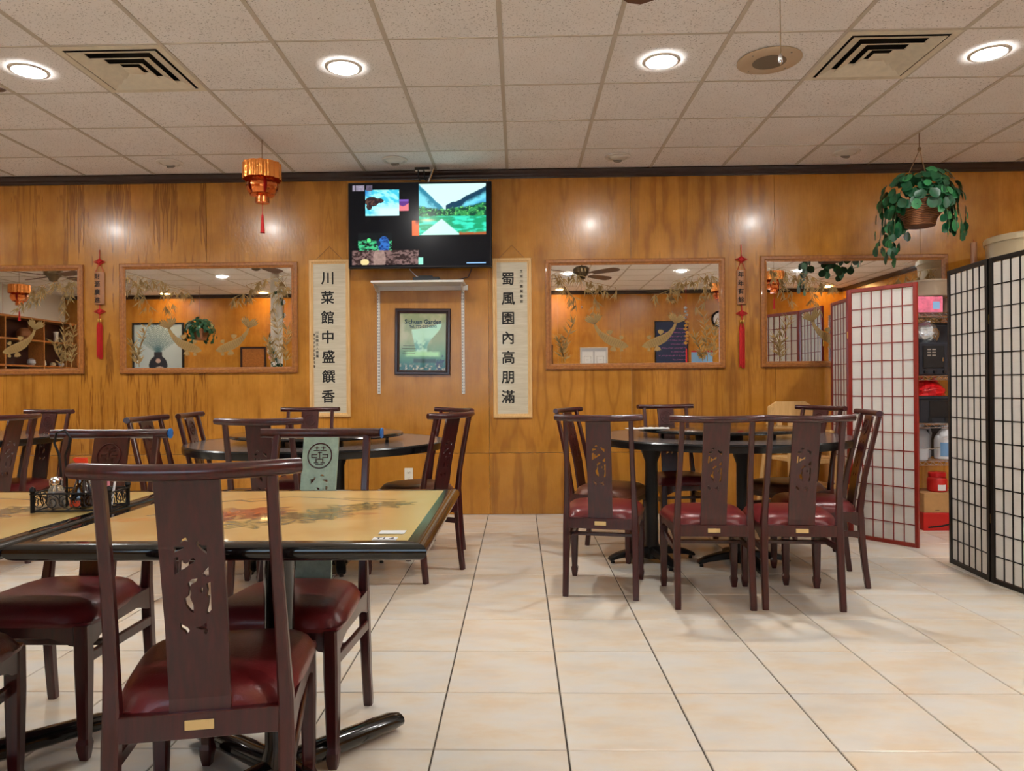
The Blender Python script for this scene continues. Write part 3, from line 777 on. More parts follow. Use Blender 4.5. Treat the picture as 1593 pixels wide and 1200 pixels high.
# ---- television
tv = thing('television', 'wall-mounted television showing a green mountain lake and other photos', 'television', (0, 0, 0))
TVY = 6.02
a, b = at(541, 284.5, TVY), at(765.5, 415.5, TVY); tw, th = b.x-a.x, a.z-b.z; tv.location = ((a.x+b.x)/2, TVY, (a.z+b.z)/2)
MB().box((0, .028, 0), (tw, .05, th), .006).build('housing', 'tv_plastic', tv)
def tvpic(u, v):
    c = np.zeros(u.shape+(3,))+C3(9, 10, 14)
    def rect(x0, y0, x1, y1):       # in crop px of 1593x996 view -> u,v
        U = lambda x: (x-38)/(1530-38); V = lambda y: 1-(y-95)/(960-95)
        x0, x1, y0, y1 = U(x0), U(x1), V(y1), V(y0)
        p = (u-x0)/(x1-x0); q = (v-y0)/(y1-y0); m_ = ((p >= 0) & (p <= 1) & (q >= 0) & (q <= 1)).astype(float); return p, q, m_
    def put(pic, m_):
        nonlocal c; c = c*(1-m_[..., None])+pic*m_[..., None]
    # big lake picture
    p, q, m_ = rect(775, 105, 1485, 640)
    pic = np.zeros(u.shape+(3,))+C3(206, 250, 246)
    n1 = fbm(p, q, 5, 3); n2 = fbm(p, q, 14, 8); n3 = fbm(p, q, 40, 14)
    Lr = .575+.62*(p-.42)+.10*(n1-.5)+.03*(n2-.5)
    pic = lerp(pic, sstep(-.012, .012, Lr-q)*(p > .40), C3(22, 62, 88))
    pic = lerp(pic, sstep(-.05, .05, Lr-.13+.16*(n1-.5)-q)*(p > .44)*.9, C3(118, 222, 244)); pic = lerp(pic, sstep(-.06, .06, Lr-.24+.1*(n2-.5)-q)*(p > .5)*.8, C3(44, 140, 196))
    pic = lerp(pic, sstep(-.015, .015, .97-1.25*p+.09*(n1-.5)-q)*(p < .40), C3(46, 132, 158))
    pic = lerp(pic, sstep(-.06, .06, .84-1.2*p+.2*(n2-.5)-q)*(p < .40)*.85, C3(132, 226, 240))
    pic = lerp(pic, sstep(-.02, .02, .50+.30*(p-.55)+.05*(n2-.5)-q)*(p > .45), C3(26, 84, 70))
    tree = sstep(.0, .05, .52+.12*np.abs(p-.38)*1.6+.07*(n3-.5)-q)
    pic = lerp(pic, tree, C3(18, 70, 52)); pic = lerp(pic, tree*sstep(.45, .62, n2), C3(52, 150, 80)); pic = lerp(pic, tree*sstep(.6, .7, n3)*.8, C3(120, 220, 120))
    lake = sstep(.0, .03, .38-q); pic = lerp(pic, lake, C3(30, 160, 110)); pic = lerp(pic, lake*sstep(.45, .65, fbm(p, q*3, 9, 4)), C3(60, 226, 190))
    tri = sstep(0, .03, (.33-q)*.95-np.abs(p-.34+.06*(.33-q))) * (q < .33); pic = lerp(pic, tri, C3(200, 252, 240))
    pic = lerp(pic, .8*sstep(.10, .0, np.hypot((p-.13)*.7, (q-.29)*2.2)), C3(226, 226, 170))  # ceiling lamp's reflection painted into the screen picture
    pic = lerp(pic, sstep(.05, .0, q-.06*n2)*(p > .6), C3(170, 90, 50)); put(pic, m_)
    # bear at waterfall
    p, q, m_ = rect(208, 160, 566, 434); st = fbm(p+q*.6, q*1.0, 9, 30)
    pic = lerp(np.zeros(u.shape+(3,))+C3(70, 200, 226), sstep(.4, .65, st), C3(160, 248, 250)); pic = lerp(pic, sstep(.55, .2, q)*sstep(.1, .5, p), C3(206, 250, 250))
    pic = lerp(pic, sstep(.3, .0, p)*sstep(.6, .9, q), C3(40, 130, 200))
    bear = np.maximum(sstep(.05, .0, np.hypot((p-.2)/.20, (q-.55)/.18)-1), sstep(.05, .0, np.hypot((p-.42)/.12, (q-.58)/.09)-1)); bear = np.maximum(bear, sstep(.1, 0, np.hypot((p-.12)/.08, (q-.36)/.12)-1)); pic = lerp(pic, bear, C3(46, 34, 38)); pic = lerp(pic, bear*sstep(.45, .7, fbm(p, q, 16, 33))*.7, C3(104, 74, 62)); put(pic, m_)
    p, q, m_ = rect(568, 265, 668, 382); pic = lerp(np.zeros(u.shape+(3,))+C3(226, 120, 130), sstep(.5, .6, q+.15*np.sin(p*4)), C3(96, 50, 130)); pic = lerp(pic, sstep(.75, .95, q), C3(130, 90, 190)); put(pic, m_)
    p, q, m_ = rect(700, 487, 776, 642); pic = lerp(np.zeros(u.shape+(3,))+C3(232, 110, 60), sstep(.6, 1, q)*sstep(.3, .7, p), C3(110, 50, 40)); put(pic, m_)
    p, q, m_ = rect(130, 610, 488, 792); n_ = fbm(p, q, 14, 50); pic = np.zeros(u.shape+(3,))+C3(18, 22, 24)
    pic = lerp(pic, sstep(.1, -.1, q-.5-.2*(n_-.5))*sstep(.35, .6, n_), C3(70, 190, 130)); pic = lerp(pic, sstep(.05, 0, np.hypot((p-.32)/.06, (q-.58)/.12)-1), C3(90, 220, 130))
    pic = lerp(pic, sstep(.08, 0, np.hypot((p-.76)/.16, (q-.3)/.48)-1), C3(50, 110, 190)); pic = lerp(pic, sstep(.08, 0, np.hypot((p-.76)/.15, (q-.3)/.46)-1)*sstep(.45, .65, n_), C3(26, 56, 120)); pic = lerp(pic, sstep(.1, 0, np.hypot((p-.60)/.06, (q-.4)/.16)-1), C3(20, 40, 70)); put(pic, m_)
    p, q, m_ = rect(65, 790, 770, 945); n_ = fbm(p*3, q, 10, 70); pic = lerp(np.zeros(u.shape+(3,))+C3(50, 34, 32), sstep(.4, .7, n_), C3(132, 104, 100)); pic = lerp(pic, sstep(.08, 0, np.hypot((p-.41)/.09, (q-.4)/.7)-1), C3(160, 132, 122)*(.5+.8*n_)[..., None]); pic = lerp(pic, sstep(.1, 0, np.hypot((p-.19)/.06, (q-.2)/.2)-1), C3(230, 210, 150)); put(pic, m_)
    p, q, m_ = rect(768, 867, 817, 943); put(np.zeros(u.shape+(3,))+C3(150, 226, 206), m_)
    for x0, x1, s_ in ((75, 98, 150), (108, 198, 140), (222, 284, 90)):
        p, q, m_ = rect(x0, 113, x1, 170); n_ = fbm(p, q, 5, x0); put(np.zeros(u.shape+(3,))+C3(s_, s_-8, s_+10)*(.5+n_)[..., None], m_)
    p, q, m_ = rect(1275, 926, 1480, 940); put(np.zeros(u.shape+(3,))+C3(150, 200, 246), m_)
    return c*1.0
me = picture('screen', tw-.02, th-.024, 300, 176, tvpic, 'screen_picture'); obj('screen', me, tv, (0, .0025, .003))
MB().box((0, .10, .06), (.30, .10, .22), .005).build('mount_bracket', 'black_plastic', tv)
MB().tube([(.055, .07, th/2-.02), (.11, .06, CEIL-tv.location.z-.01)], .010, 10).build('mount_pole', 'chrome', tv)
sw = thing('signal_box', 'small black plugged box at the ceiling edge above the television', 'box', tuple(at(657, 263, 6.10)), 0)
MB().box((0, 0, .008), (.125, .05, .034), .003).build('case', 'black_plastic', sw); MB().box((.01, .012, -.012), (.14, .03, .012), .002).build('bracket', 'white_metal', sw)
for x in (-.035, .015): MB().tube([(x, 0, -.01), (x, 0, -.05), (x+.01, .03, -.09)], .006, 8).build('cable', 'black_plastic', sw)

# ---- shelf under the television with standards, box and poster
sh = thing('wall_shelf', 'narrow white bracket shelf on two slotted rails under the television', 'shelf', (0, D, 0))
p0, p1 = at(577, 447, 6.2), at(726, 443, 6.2); zb = (p0.z+p1.z)/2
sx0, sx1 = at(576.5, 440, 5.94).x, at(721, 437, 5.94).x
zt = at(650, 436, 5.94).z
MB().box(((sx0+sx1)/2, -.135, zt-.009), (sx1-sx0, .25, .018), .002).build('shelf_board', 'white_metal', sh)
MB().box(((sx0+sx1)/2+.004, -.010, zt-.03), (sx1-sx0+.03, .016, .045), .002).build('back_lip', 'white_metal', sh)
for px in (589.5, 720.5):
    c = at(px, 530, 6.2); top = zt-.012; bot = at(px, 613, 6.2).z
    r_ = MB().box((c.x, -.006, (top+bot)/2), (.027, .012, top-bot), .002).build('slotted_rail', 'white_metal', sh)
    mb = MB()
    z = bot+.02
    while z < top-.02:
        for s in (-1, 1): mb.box((c.x+s*.006, -.0125, z), (.004, .002, .014))
        z += .0265
    mb.build('rail_slots', 'slot_dark', r_, 0)
    mb = MB(); mb.prism([(0, 0), (-.20, 0), (-.20, -.012), (-.02, -.06), (0, -.06)], lambda u, v: Vector((c.x-.004, u-.012, zt-.019+v)), lambda u, v: Vector((c.x+.004, u-.012, zt-.019+v))); mb.build('bracket', 'white_metal', sh, 0)
c = at(663, 431, 5.99)
bx = thing('media_box', 'flat black media box with cables on the white shelf', 'box', (c.x, 6.05, zt))
MB().box((0, 0, .016), (.22, .14, .032), .004).build('case', 'black_plastic', bx)
MB().box((-.01, .0, .040), (.12, .09, .016), .003).build('upper_case', 'black_plastic', bx)
MB().tube([(-.04, .06, .04), (-.10, .09, .06), (-.16, .10, .12), (-.15, .08, .16)], .004, 8).build('cable', 'white_plastic', bx)
MB().tube([(.10, .05, .02), (.22, .07, .02), (.34, .09, .05), (.38, .10, .15)], .004, 8).build('cable', 'black_plastic', bx)
po = thing('framed_poster', 'green restaurant poster in a dark wooden frame under the white shelf', 'poster', (0, 0, 0))
a, b = at(614.5, 481, 6.2), at(701.5, 583, 6.2); pw, ph = b.x-a.x, a.z-b.z; po.location = ((a.x+b.x)/2, D, (a.z+b.z)/2); po.rotation_euler = (0, math.radians(1.0), 0)
frame_rails(po, pw, ph, .040, .028, 'dark_wood')
def poster(u, v):
    n1 = fbm(u, v, 4, 81); n2 = fbm(u, v, 12, 85)
    c = np.zeros(u.shape+(3,))+C3(150, 164, 118); c = lerp(c, sstep(.4, .7, n1), C3(186, 186, 146)); c = lerp(c, sstep(.6, .2, v), C3(96, 150, 110)); c = lerp(c, sstep(.3, .05, v), C3(24, 96, 92))
    l = .25+.10*(1-sstep(.25, .75, v)); r_ = .90-.30*(1-sstep(.4, .8, v)); top = .72+.09*((u-.2)/.6)**2
    wf_ = sstep(0, .02, u-l)*sstep(0, .02, r_-u)*sstep(0, .02, top-v)*sstep(.26, .34, v)
    c = lerp(c, wf_, C3(190, 238, 206)); c = lerp(c, wf_*sstep(.6, .45, v)*sstep(.4, .6, n2), C3(110, 170, 150))
    c = lerp(c, sstep(.04, .0, np.abs(v-.28-.02*n2)-.02)*sstep(.1, .2, u)*sstep(.9, .8, u), C3(176, 232, 170)); c = lerp(c, sstep(.03, 0, np.abs(v-.17)-.02)*(u > .3)*(u < .78), C3(36, 66, 54))
    c = lerp(c, sstep(.55, .7, n2)*sstep(.5, .3, v)*sstep(.7, .8, u), C3(30, 40, 70)); c = lerp(c, sstep(.5, .7, fbm(u, v, 26, 90))*sstep(.15, .05, v), C3(200, 190, 160))
    return c
obj('poster_print', picture('poster_print', pw-.07, ph-.07, 70, 84, poster, 'glazed_print'), po, (0, -.008, 0))
obj('poster_lettering', text_mesh('Sichuan Garden', .050, 'poster_text', .0004, .0012), po, (.0, -.0095, ph*.30), WALLROT)
obj('poster_lettering', text_mesh('Tel: 772-255-0093', .032, 'poster_text', .0004, .0004), po, (.0, -.0095, ph*.228), WALLROT)
for k_, (zz, ww) in enumerate(((-.035, .10), (-.06, .12), (-.082, .09), (-.10, .11))):
    MB().box((-.13+ww*.1, -.0095, zz), (ww, .0006, .004)).build('small_print', 'grey_print', po, 0)
# ---- outlet
c = at(636, 739, D); ou = thing('wall_outlet', 'ivory duplex power outlet low on the wood wall', 'outlet', tuple(c))
MB().box((0, -.003, 0), (.074, .006, .118), .003).build('cover_plate', 'outlet', ou)
for z in (-.026, .026):
    f_ = MB().lathe([(.0165, 0), (.0165, .003), (.014, .004)], 20).build('socket', 'outlet', ou); f_.location = (0, -.006, z); f_.rotation_euler = (PI/2, 0, 0)
    mb = MB()
    for x in (-.006, .006): mb.box((x, .003, .0042), (.0026, .009, .001))
    mb.lathe([(.003, .0038), (.003, .0048)], 8, (0, -.008, 0)); mb.build('slots', 'slot_dark', f_, 0)

# ---- red knot hangings with plaques
def knot(mb, x, z, s):
    for a in range(8):
        an = a*PI/4; L = s*(1.0 if a % 2 == 0 else .7)
        if a % 4 == 0: L = s*1.25
        pts = [(x, -.012, z)]
        for q in range(1, 6):
            w = math.sin(q/6*PI)*.35*s; rr = L*math.sin(q/6*PI) if False else L*(1-abs(q-3)/3.0)
            off = (q-3)*.16*s; pts.append((x+math.cos(an)*rr-math.sin(an)*off, -.012, z+math.sin(an)*rr*.75+math.cos(an)*off))
        pts.append((x, -.012, z)); mb.tube(pts, .0042, 6, False)
    mb.box((x, -.014, z), (.05*s/.04*.6, .014, .05*s/.04*.6), .004, Matrix.Rotation(PI/4, 3, 'Y'))
def hanging(px, ytop, yk1, yp0, yp1, yk2, yt0, yt1, hw, label, chars):
    p = at(px, (yp0+yp1)/2, D); t = thing('knot_hanging', label, 'wall hanging', (p.x, D, p.z), 0, 'red knot hangings with plaques')
    Z = lambda y: at(px, y, D).z-p.z
    mb = MB(); mb.tube([(0, -.008, Z(ytop)), (0, -.010, Z(yk1))], .003, 6); mb.tube([(0, -.010, Z(yk1)), (-hw*.8, -.012, Z(yp0)), ], .0025, 6); mb.tube([(0, -.010, Z(yk1)), (hw*.8, -.012, Z(yp0)), ], .0025, 6)
    mb.tube([(0, -.012, Z(yp1)), (0, -.012, Z(yt0))], .004, 6); mb.build('cord', 'red_cord', t)
    for y, s in ((yk1, .040), (yk2, .040)):
        mb = MB(); knot(mb, 0, Z(y), s); mb.build('knot', 'red_cord', t)
    # plaque: half-round bamboo slip
    n = 12; z0, z1 = Z(yp1), Z(yp0); vs_ = []
    for z in (z0, z1):
        for i in range(n+1):
            a_ = PI*i/n; vs_.append((-hw*math.cos(a_), -.004-.024*math.sin(a_), z))
    fs_ = [(i, i+1, i+n+2, i+n+1) for i in range(n)]+[tuple(range(n, -1, -1)), tuple(range(n+1, 2*n+2)), (0, n+1, 2*n+1, n)]
    mb = MB(); mb.add(vs_, fs_); pl = mb.build('plaque', 'bamboo_plaque', t, 40)
    for i, ch in enumerate(chars):
        obj('ink_character', text_mesh(ch, .052, 'ink', .0004, .001), pl, (-hw*.25, -.0290, z1-(i+.6)*(z1-z0)/len(chars)*.98), WALLROT)
    for s in (-1, 1): MB().lathe([(.006, 0), (.009, .01), (.009, .022), (.005, .03)], 10, (s*.010, -.014, Z(yt0)-.03)).build('gold_bead', 'gold_metal', t)
    mb = MB(); rg = random.Random(5)
    for s in (-1, 1):
        for q in range(14):
            x = s*.011+rg.uniform(-.010, .010); y = -.014+rg.uniform(-.007, .007)
            mb.tube([(s*.010, -.014, Z(yt0)-.028), (x, y, Z(yt0)-.07), (x+rg.uniform(-.003, .003), y, Z(yt1)+rg.uniform(-.02, .02))], .0032, 5, True)
    mb.build('tassel', 'red_cord', t)
    return t
hanging(156, 389, 408, 424, 474, 485, 496, 556, .044, 'red knot hanging with brown plaque between the two left mirrors', '財源廣進')
hanging(1153, 381, 404, 421, 474, 488, 498, 570, .040, 'red knot hanging with plaque between the two right mirrors', '年年有餘')
p = at(1514.5, 410, D); t = thing('bamboo_slip', 'narrow half-round bamboo slip on the wall above the black screen', 'wall plaque', (p.x, D, p.z))
mb = MB(); n = 12; vs_ = []
for z in (-.17, .175):
    for i in range(n+1): vs_.append((-.026*math.cos(PI*i/n), -.002-.024*math.sin(PI*i/n), z))
mb.add(vs_, [(i, i+1, i+n+2, i+n+1) for i in range(n)]+[tuple(range(n, -1, -1)), tuple(range(n+1, 2*n+2)), (0, n+1, 2*n+1, n)]); mb.build('slip', 'bamboo_plaque', t, 40)
MB().tube([(0, -.010, .17), (0, -.006, .20)], .002, 6).build('cord', 'red_cord', t)

# ================================================================== CHAIRS
def back_y(z):
    zs = [0, .2, .42, .6, .8, .95]; yv = [-.215, -.19, -.178, -.205, -.252, -.288]
    return float(np.interp(z, zs, yv))
RZ = .930
HOLES = [
 [(185, 205), (198, 200), (200, 215), (215, 222), (230, 215), (240, 200), (260, 195), (270, 205), (262, 220), (240, 225), (225, 235), (200, 250), (182, 256)],
 [(150, 135), (205, 137), (200, 148), (150, 165)], [(150, 188), (174, 186), (176, 262), (152, 274)],
 [(272, 118), (284, 112), (300, 132), (332, 135), (334, 178), (304, 158), (280, 138)], [(182, 118), (190, 100), (215, 92), (228, 112), (205, 108)],
 [(345, 240), (347, 292), (325, 292), (308, 278), (325, 260)],
 [(226, 320), (250, 300), (282, 297), (275, 315), (246, 327), (240, 345), (248, 370), (241, 390), (260, 430), (263, 472), (240, 460), (215, 430), (208, 400), (228, 385), (235, 350)],
 [(332, 325), (357, 318), (364, 460), (346, 482), (336, 475), (346, 430), (349, 395), (336, 390), (341, 360)], [(298, 345), (315, 345), (312, 370), (300, 368)],
 [(183, 517), (200, 530), (230, 545), (240, 560), (225, 582), (210, 562), (188, 550)], [(270, 545), (300, 543), (336, 525), (340, 555), (349, 570), (336, 583), (322, 577), (325, 560), (300, 558)]]
def splat_mesh():
    wpx = 335.0; K = .126/wpx
    cu = bpy.data.curves.new('splat', 'CURVE'); cu.dimensions = '2D'; cu.fill_mode = 'BOTH'; cu.extrude = .006
    def spl(pts):
        s = cu.splines.new('POLY'); s.points.add(len(pts)-1)
        for q, (a, b) in zip(s.points, pts): q.co = (a, b, 0, 1)
        s.use_cyclic_u = True
    z0, z1 = .400, .922
    spl([(-.063, z0), (.063, z0), (.063, z1), (-.063, z1)])
    for h_ in HOLES:
        pts = []
        for x, y in h_:
            c_ = 242+(y-100)*43/500.0; pts.append(((x-c_)*K*.92, .795-(y-92)*.215/490.0))
        spl(pts)
    ob = bpy.data.objects.new('splat', cu); COL.objects.link(ob); dg = bpy.context.evaluated_depsgraph_get(); dg.update()
    me = bpy.data.meshes.new_from_object(ob.evaluated_get(dg)); bpy.data.objects.remove(ob)
    bm = bmesh.new(); bm.from_mesh(me)
    for zc in np.linspace(z0, z1, 15)[1:-1]:
        bmesh.ops.bisect_plane(bm, geom=bm.verts[:]+bm.edges[:]+bm.faces[:], plane_co=(0, zc, 0), plane_no=(0, 1, 0))
    for v_ in bm.verts:
        x, z, d_ = v_.co; wtap = 1.0+.03*(z-.66); v_.co = Vector((x*wtap, back_y(z)+d_, z))
    bmesh.ops.recalc_face_normals(bm, faces=bm.faces); bm.to_mesh(me); bm.free(); me.materials.clear(); me.materials.append(MATS['rosewood']); return me
def seat_mesh():
    n, m_ = 20, 20; mb = MB(); vs_ = []
    def P(a, b, zz):       # a,b in [-1,1]
        hwid = .186+(.222-.186)*(b+1)/2; return (a*hwid, -.175+(b+1)/2*.405, zz)
    def h_(a, b):
        e = max(abs(a), abs(b)); ee = (abs(a)**5+abs(b)**5)**.2
        return .408+.052*max(0, 1-ee**6)**.45+.010*(1-a*a)*(1-b*b) if ee < 1 else .408
    for j in range(m_+1):
        for i in range(n+1):
            a = math.sin((i/n-.5)*PI); b = math.sin((j/m_-.5)*PI)
            # round the corners of the plan
            k_ = 1-.07*(abs(a)*abs(b))**4; vs_.append(P(a*k_, b*k_, h_(a, b)))
    o = len(vs_)
    fs_ = [(j*(n+1)+i, j*(n+1)+i+1, (j+1)*(n+1)+i+1, (j+1)*(n+1)+i) for j in range(m_) for i in range(n)]
    mb.add(vs_, fs_)
    rim = [i for i in range(n+1)]+[(j*(n+1)+n) for j in range(1, m_+1)]+[m_*(n+1)+i for i in range(n-1, -1, -1)]+[j*(n+1) for j in range(m_-1, 0, -1)]
    low = [(vs_[i][0]*.985, vs_[i][1]*.985, .396) for i in rim]; b0 = len(mb.v); mb.v += low; k_ = len(rim)
    mb.f += [(rim[i], rim[(i+1) % k_], b0+(i+1) % k_, b0+i) for i in range(k_)]+[tuple(b0+i for i in range(k_))]
    return mb.mesh('seat_cushion', 'vinyl', 50)
def medallion_mesh():
    mb = MB(); zc, R_ = .858, .043
    def B(x, z, w, h, t=.004):
        p = Vector((x, back_y(zc+z)+.007, zc+z)); mb.box(p, (w, t, h), .0008)
    ring = [(R_*math.cos(2*PI*i/28), R_*math.sin(2*PI*i/28)) for i in range(29)]
    mb.tube([(a, back_y(zc+b)+.008, zc+b) for a, b in ring], .0024, 6, False)
    for x in (-.012, .012):
        B(x, .027, .018, .003); B(x, .027, .003, .012); B(x, .018, .022, .003)
        B(x*1.6, .004, .020, .003); B(x*1.6, -.006, .020, .003); B(x*2.4, -.001, .003, .013)
        B(x, -.016, .003, .014); B(x, -.024, .016, .003)
    B(0, .002, .003, .026); B(0, -.011, .016, .003); B(0, -.030, .028, .003); B(0, .011, .014, .003)
    return mb.mesh('carved_medallion', 'rosewood', 30)
def make_chair():
    t = thing('dining_chair', 'chair', 'chair')
    for s in (-1, 1):
        zs = [0, .02, .12, .25, .36, .42, .5, .6, .7, .8, .88, RZ]
        xs_ = [.181, .181, .180, .179, .178, .177, .174, .171, .168, .166, .165, .165]
        rr = [.0135, .0145, .015, .016, .0165, .016, .0140, .0125, .0118, .0114, .0112, .0110]
        MB().tube([(s*x, back_y(z), z) for x, z in zip(xs_, zs)], [(r_*1.05, r_) for r_ in rr], shape='sq', up=(1, 0, 0)).build('leg', 'rosewood', t, 25)
        MB().tube([(s*.186, .205, .40), (s*.187, .205, .28), (s*.188, .203, .10), (s*.188, .203, .062), (s*.188, .205, .048), (s*.188, .205, .03), (s*.188, .203, .0)],
                  [.021, .021, .017, .0150, .0195, .0175, .0125], shape='sq', up=(1, 0, 0)).build('leg', 'rosewood', t, 25)
        # side apron with scalloped lower edge, side stretcher
        poly = [(-.17, .408), (.19, .408), (.19, .335), (.165, .338), (.14, .352), (.10, .362), (-.08, .362), (-.12, .352), (-.15, .338), (-.17, .335)]
        mb = MB(); mb.prism(poly, lambda u, v: Vector((s*(.175+.010*(u+.17)/.36), u, v)), lambda u, v: Vector((s*(.193+.010*(u+.17)/.36), u, v))); mb.build('side_apron', 'rosewood', t, 20)
        MB().box((s*.183, .01, .290), (.016, .385, .032), .003, Matrix.Rotation(.02*s, 3, 'Z')).build('stretcher', 'rosewood', t, 0)
    poly = [(-.17, .408), (.17, .408), (.17, .335), (.14, .340), (.115, .354), (.08, .362), (-.08, .362), (-.115, .354), (-.14, .340), (-.17, .335)]
    mb = MB(); mb.prism(poly, lambda u, v: Vector((u*1.08, .198, v)), lambda u, v: Vector((u*1.08, .216, v))); mb.build('front_apron', 'rosewood', t, 20)
    MB().box((0, -.183, .381), (.335, .020, .056), .002).build('back_apron', 'rosewood', t, 0)
    MB().box((0, .02, .285), (.36, .024, .018), .002).build('cross_stretcher', 'rosewood', t, 0)
    pts = []; n = 18
    for i in range(n+1):
        x = -.220+.44*i/n; a = abs(x)/.22; pts.append((x, back_y(RZ)-.028+.045*a**2.2, RZ+.004+.004*a*a))
    rr = [.0170]*(n+1); rr[0] = rr[-1] = .0158
    MB().tube(pts, rr, 14).build('top_rail', 'rosewood', t, 40)
    obj('back_splat', splat_mesh(), t)
    obj('carved_medallion', medallion_mesh(), t)
    obj('seat_cushion', seat_mesh(), t)
    tg = MB().box((0, -.1945, .383), (.060, .003, .021), .001).build('brass_tag', 'brass_tag', t, 0); tg['label'] = 'small pale brass maker tag'
    return t
R_ = math.radians
GR_ = 'dark red lacquered dining chairs'
chair = make_chair(); chair['group'] = GR_
chair.location = (-.722, 1.712, 0); chair.rotation_euler = (0, 0, R_(11))
chair['label'] = 'large dark red chair in the foreground, its openwork back towards the viewer'
def ch(x, y, deg, label): return dup(chair, (x, y, 0), R_(deg), label, GR_)
ch(-1.53, 1.70, 8, 'dark red chair cut off by the lower left corner, only seat and leg showing')
bl = ch(-1.485, 2.32, 180, 'dark red chair with a painted-in blue daylight glint on its rail end behind the left foreground table')
br = ch(-.72, 2.285, 177, 'dark red chair with painted-in green sheen on its splat and blue glint on its rail end behind the right foreground table')
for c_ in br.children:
    if c_.name.startswith('back_splat'): setmat(c_, 'splat_sheen'); c_['label'] = 'carved back splat with its reflection coloured in pale green'
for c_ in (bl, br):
    o = MB().tube([(0, 0, 0), (-.005, 0, 0)], [.0185, .0178], 18).build('rail_glint', 'blue_glint', c_, 40); o.location = (-.220, back_y(RZ)-.028+.045, RZ+.008); o['label'] = 'bright blue disc standing for daylight reflected on the rail end'  # disc added on the rail end to imitate a daylight reflection
ch(.46, 3.95, -12, 'dark red chair nearest the aisle at the right round table, back to the viewer')
ch(.965, 3.76, -3, 'dark red chair in the middle of the three chair backs at the right round table')
ch(1.395, 3.745, -5, 'dark red chair rightmost of the three chair backs at the right round table')
ch(1.69, 4.14, 80, 'dark red chair seen from the side next to the red framed screen')
r5 = ch(1.80, 4.86, 112, 'dark red chair with brown seat at the back right of the right round table')
ch(1.16, 5.27, 188, 'dark red chair against the wall behind the right round table, facing the viewer')
r7 = ch(.575, 4.73, -117, 'dark red chair with brown seat on the left side of the right round table')
for c_ in list(r5.children)+list(r7.children):
    if c_.name.startswith('seat_cushion'): setmat(c_, 'vinyl_brown')
ch(-1.27, 3.79, -2, 'dark red chair in front of the left round table, back to the viewer')
ch(-1.565, 5.14, 182, 'dark red chair against the wall behind the left round table, facing the viewer')
ch(-.62, 4.28, 60, 'dark red chair at the right of the left round table, nearer the viewer')
b3 = ch(-.66, 4.86, 131, 'dark red chair with brown seat behind the nearer one right of the left round table')
for c_ in b3.children:
    if c_.name.startswith('seat_cushion'): setmat(c_, 'vinyl_brown')
ch(-1.76, 3.90, -90, 'dark red chair left of the left round table, nearer of the two facing right')
ch(-1.75, 4.42, -84, 'dark red chair left of the left round table, farther of the two facing right')
ch(-3.34, 4.33, 88, 'dark red chair at the far left edge facing left to another round table')
ch(-3.57, 5.05, 168, 'dark red chair against the wall at the far left, facing the viewer')

# ================================================================== TABLES
def round_table(x, y, r, label, peds, susan=True, sl=None):
    t = thing('round_table', label, 'table', (x, y, 0), 0, 'round laminate tables')
    zt_ = .772
    MB().lathe([(.01, zt_-.003), (r-.012, zt_-.003), (r-.004, zt_-.0005), (r-.002, zt_)], 72).build('table_top', 'table_laminate', t, 30) if False else None
    MB().lathe([(r-.02, zt_-.004), (r-.02, zt_), (.01, zt_)][::-1] if False else [(.01, zt_-.01), (r-.006, zt_-.01), (r-.006, zt_), (.01, zt_)], 72).build('table_top', 'table_laminate', t, 30)
    MB().lathe([(r-.03, zt_-.046), (r, zt_-.046), (r+.004, zt_-.03), (r+.004, zt_-.008), (r-.002, zt_+.0005), (r-.008, zt_+.0005), (r-.008, zt_-.012), (r-.03, zt_-.012)], 72).build('edge_band', 'table_edge', t, 30)
    MB().lathe([(.01, zt_-.044), (r-.028, zt_-.044), (r-.028, zt_-.012), (.01, zt_-.012)], 48).build('underside', 'cardboard', t, 30)
    for (px, py, rot) in peds:
        MB().lathe([(.055, .02), (.050, .06), (.040, .12), (.038, .62), (.060, .68), (.075, .72), (.080, .727)], 24, (px, py, 0)).build('pedestal', 'black_iron', t)
        for q in range(4):
            a = rot+q*PI/2; d_ = Vector((math.cos(a), math.sin(a), 0)); p = Vector((px, py, 0))
            f_ = MB().tube([p+d_*.03+Vector((0, 0, .07)), p+d_*.14+Vector((0, 0, .062)), p+d_*.23+Vector((0, 0, .045)), p+d_*.272+Vector((0, 0, .030)), p+d_*.285+Vector((0, 0, .022))],
                      [(.026, .030), (.022, .03), (.016, .029), (.012, .027), (.006, .02)], shape='sq', up=(0, 0, 1)).build('base_foot', 'black_iron', t, 30)
            MB().lathe([(.012, 0), (.012, .008), (.008, .02)], 12, p+d_*.262).build('glide', 'black_iron', f_)
            MB().box(p+d_*.11+Vector((0, 0, .720)), (.14, .03, .014), .002, Matrix.Rotation(a, 3, 'Z')).build('top_bracket', 'black_iron', t, 0)
    if susan:
        s = thing('lazy_susan', sl, 'turntable', (x, y, zt_+.0012), 0, 'black lazy susans')
        MB().lathe([(.01, .028), (.50, .028), (.518, .031), (.524, .039), (.518, .048), (.50, .0515), (.01, .0515)], 72).build('turntable_top', 'black_lacquer', s, 30)
        MB().lathe([(.14, 0), (.15, .004), (.15, .024), (.14, .028)], 32).build('swivel_base', 'black_iron', s)
        for q in range(3): MB().lathe([(.010, 0), (.012, .01), (.012, .028)], 10, (.42*math.cos(q*2.1+.3), .42*math.sin(q*2.1+.3), 0)).build('stud', 'black_iron', s)
    return t
round_table(1.30, 4.72, .80, 'round dark table with turntable on the right, three chair backs in front', [(-.47, -.17, .25), (.06, -.30, .1)], True, 'black turntable on the right round table, white napkins on it')
round_table(-1.235, 4.42, .77, 'round dark table with turntable on the left, below the calligraphy', [(.12, .0, .3), (-.40, .06, .2)], True, 'black turntable on the left round table')
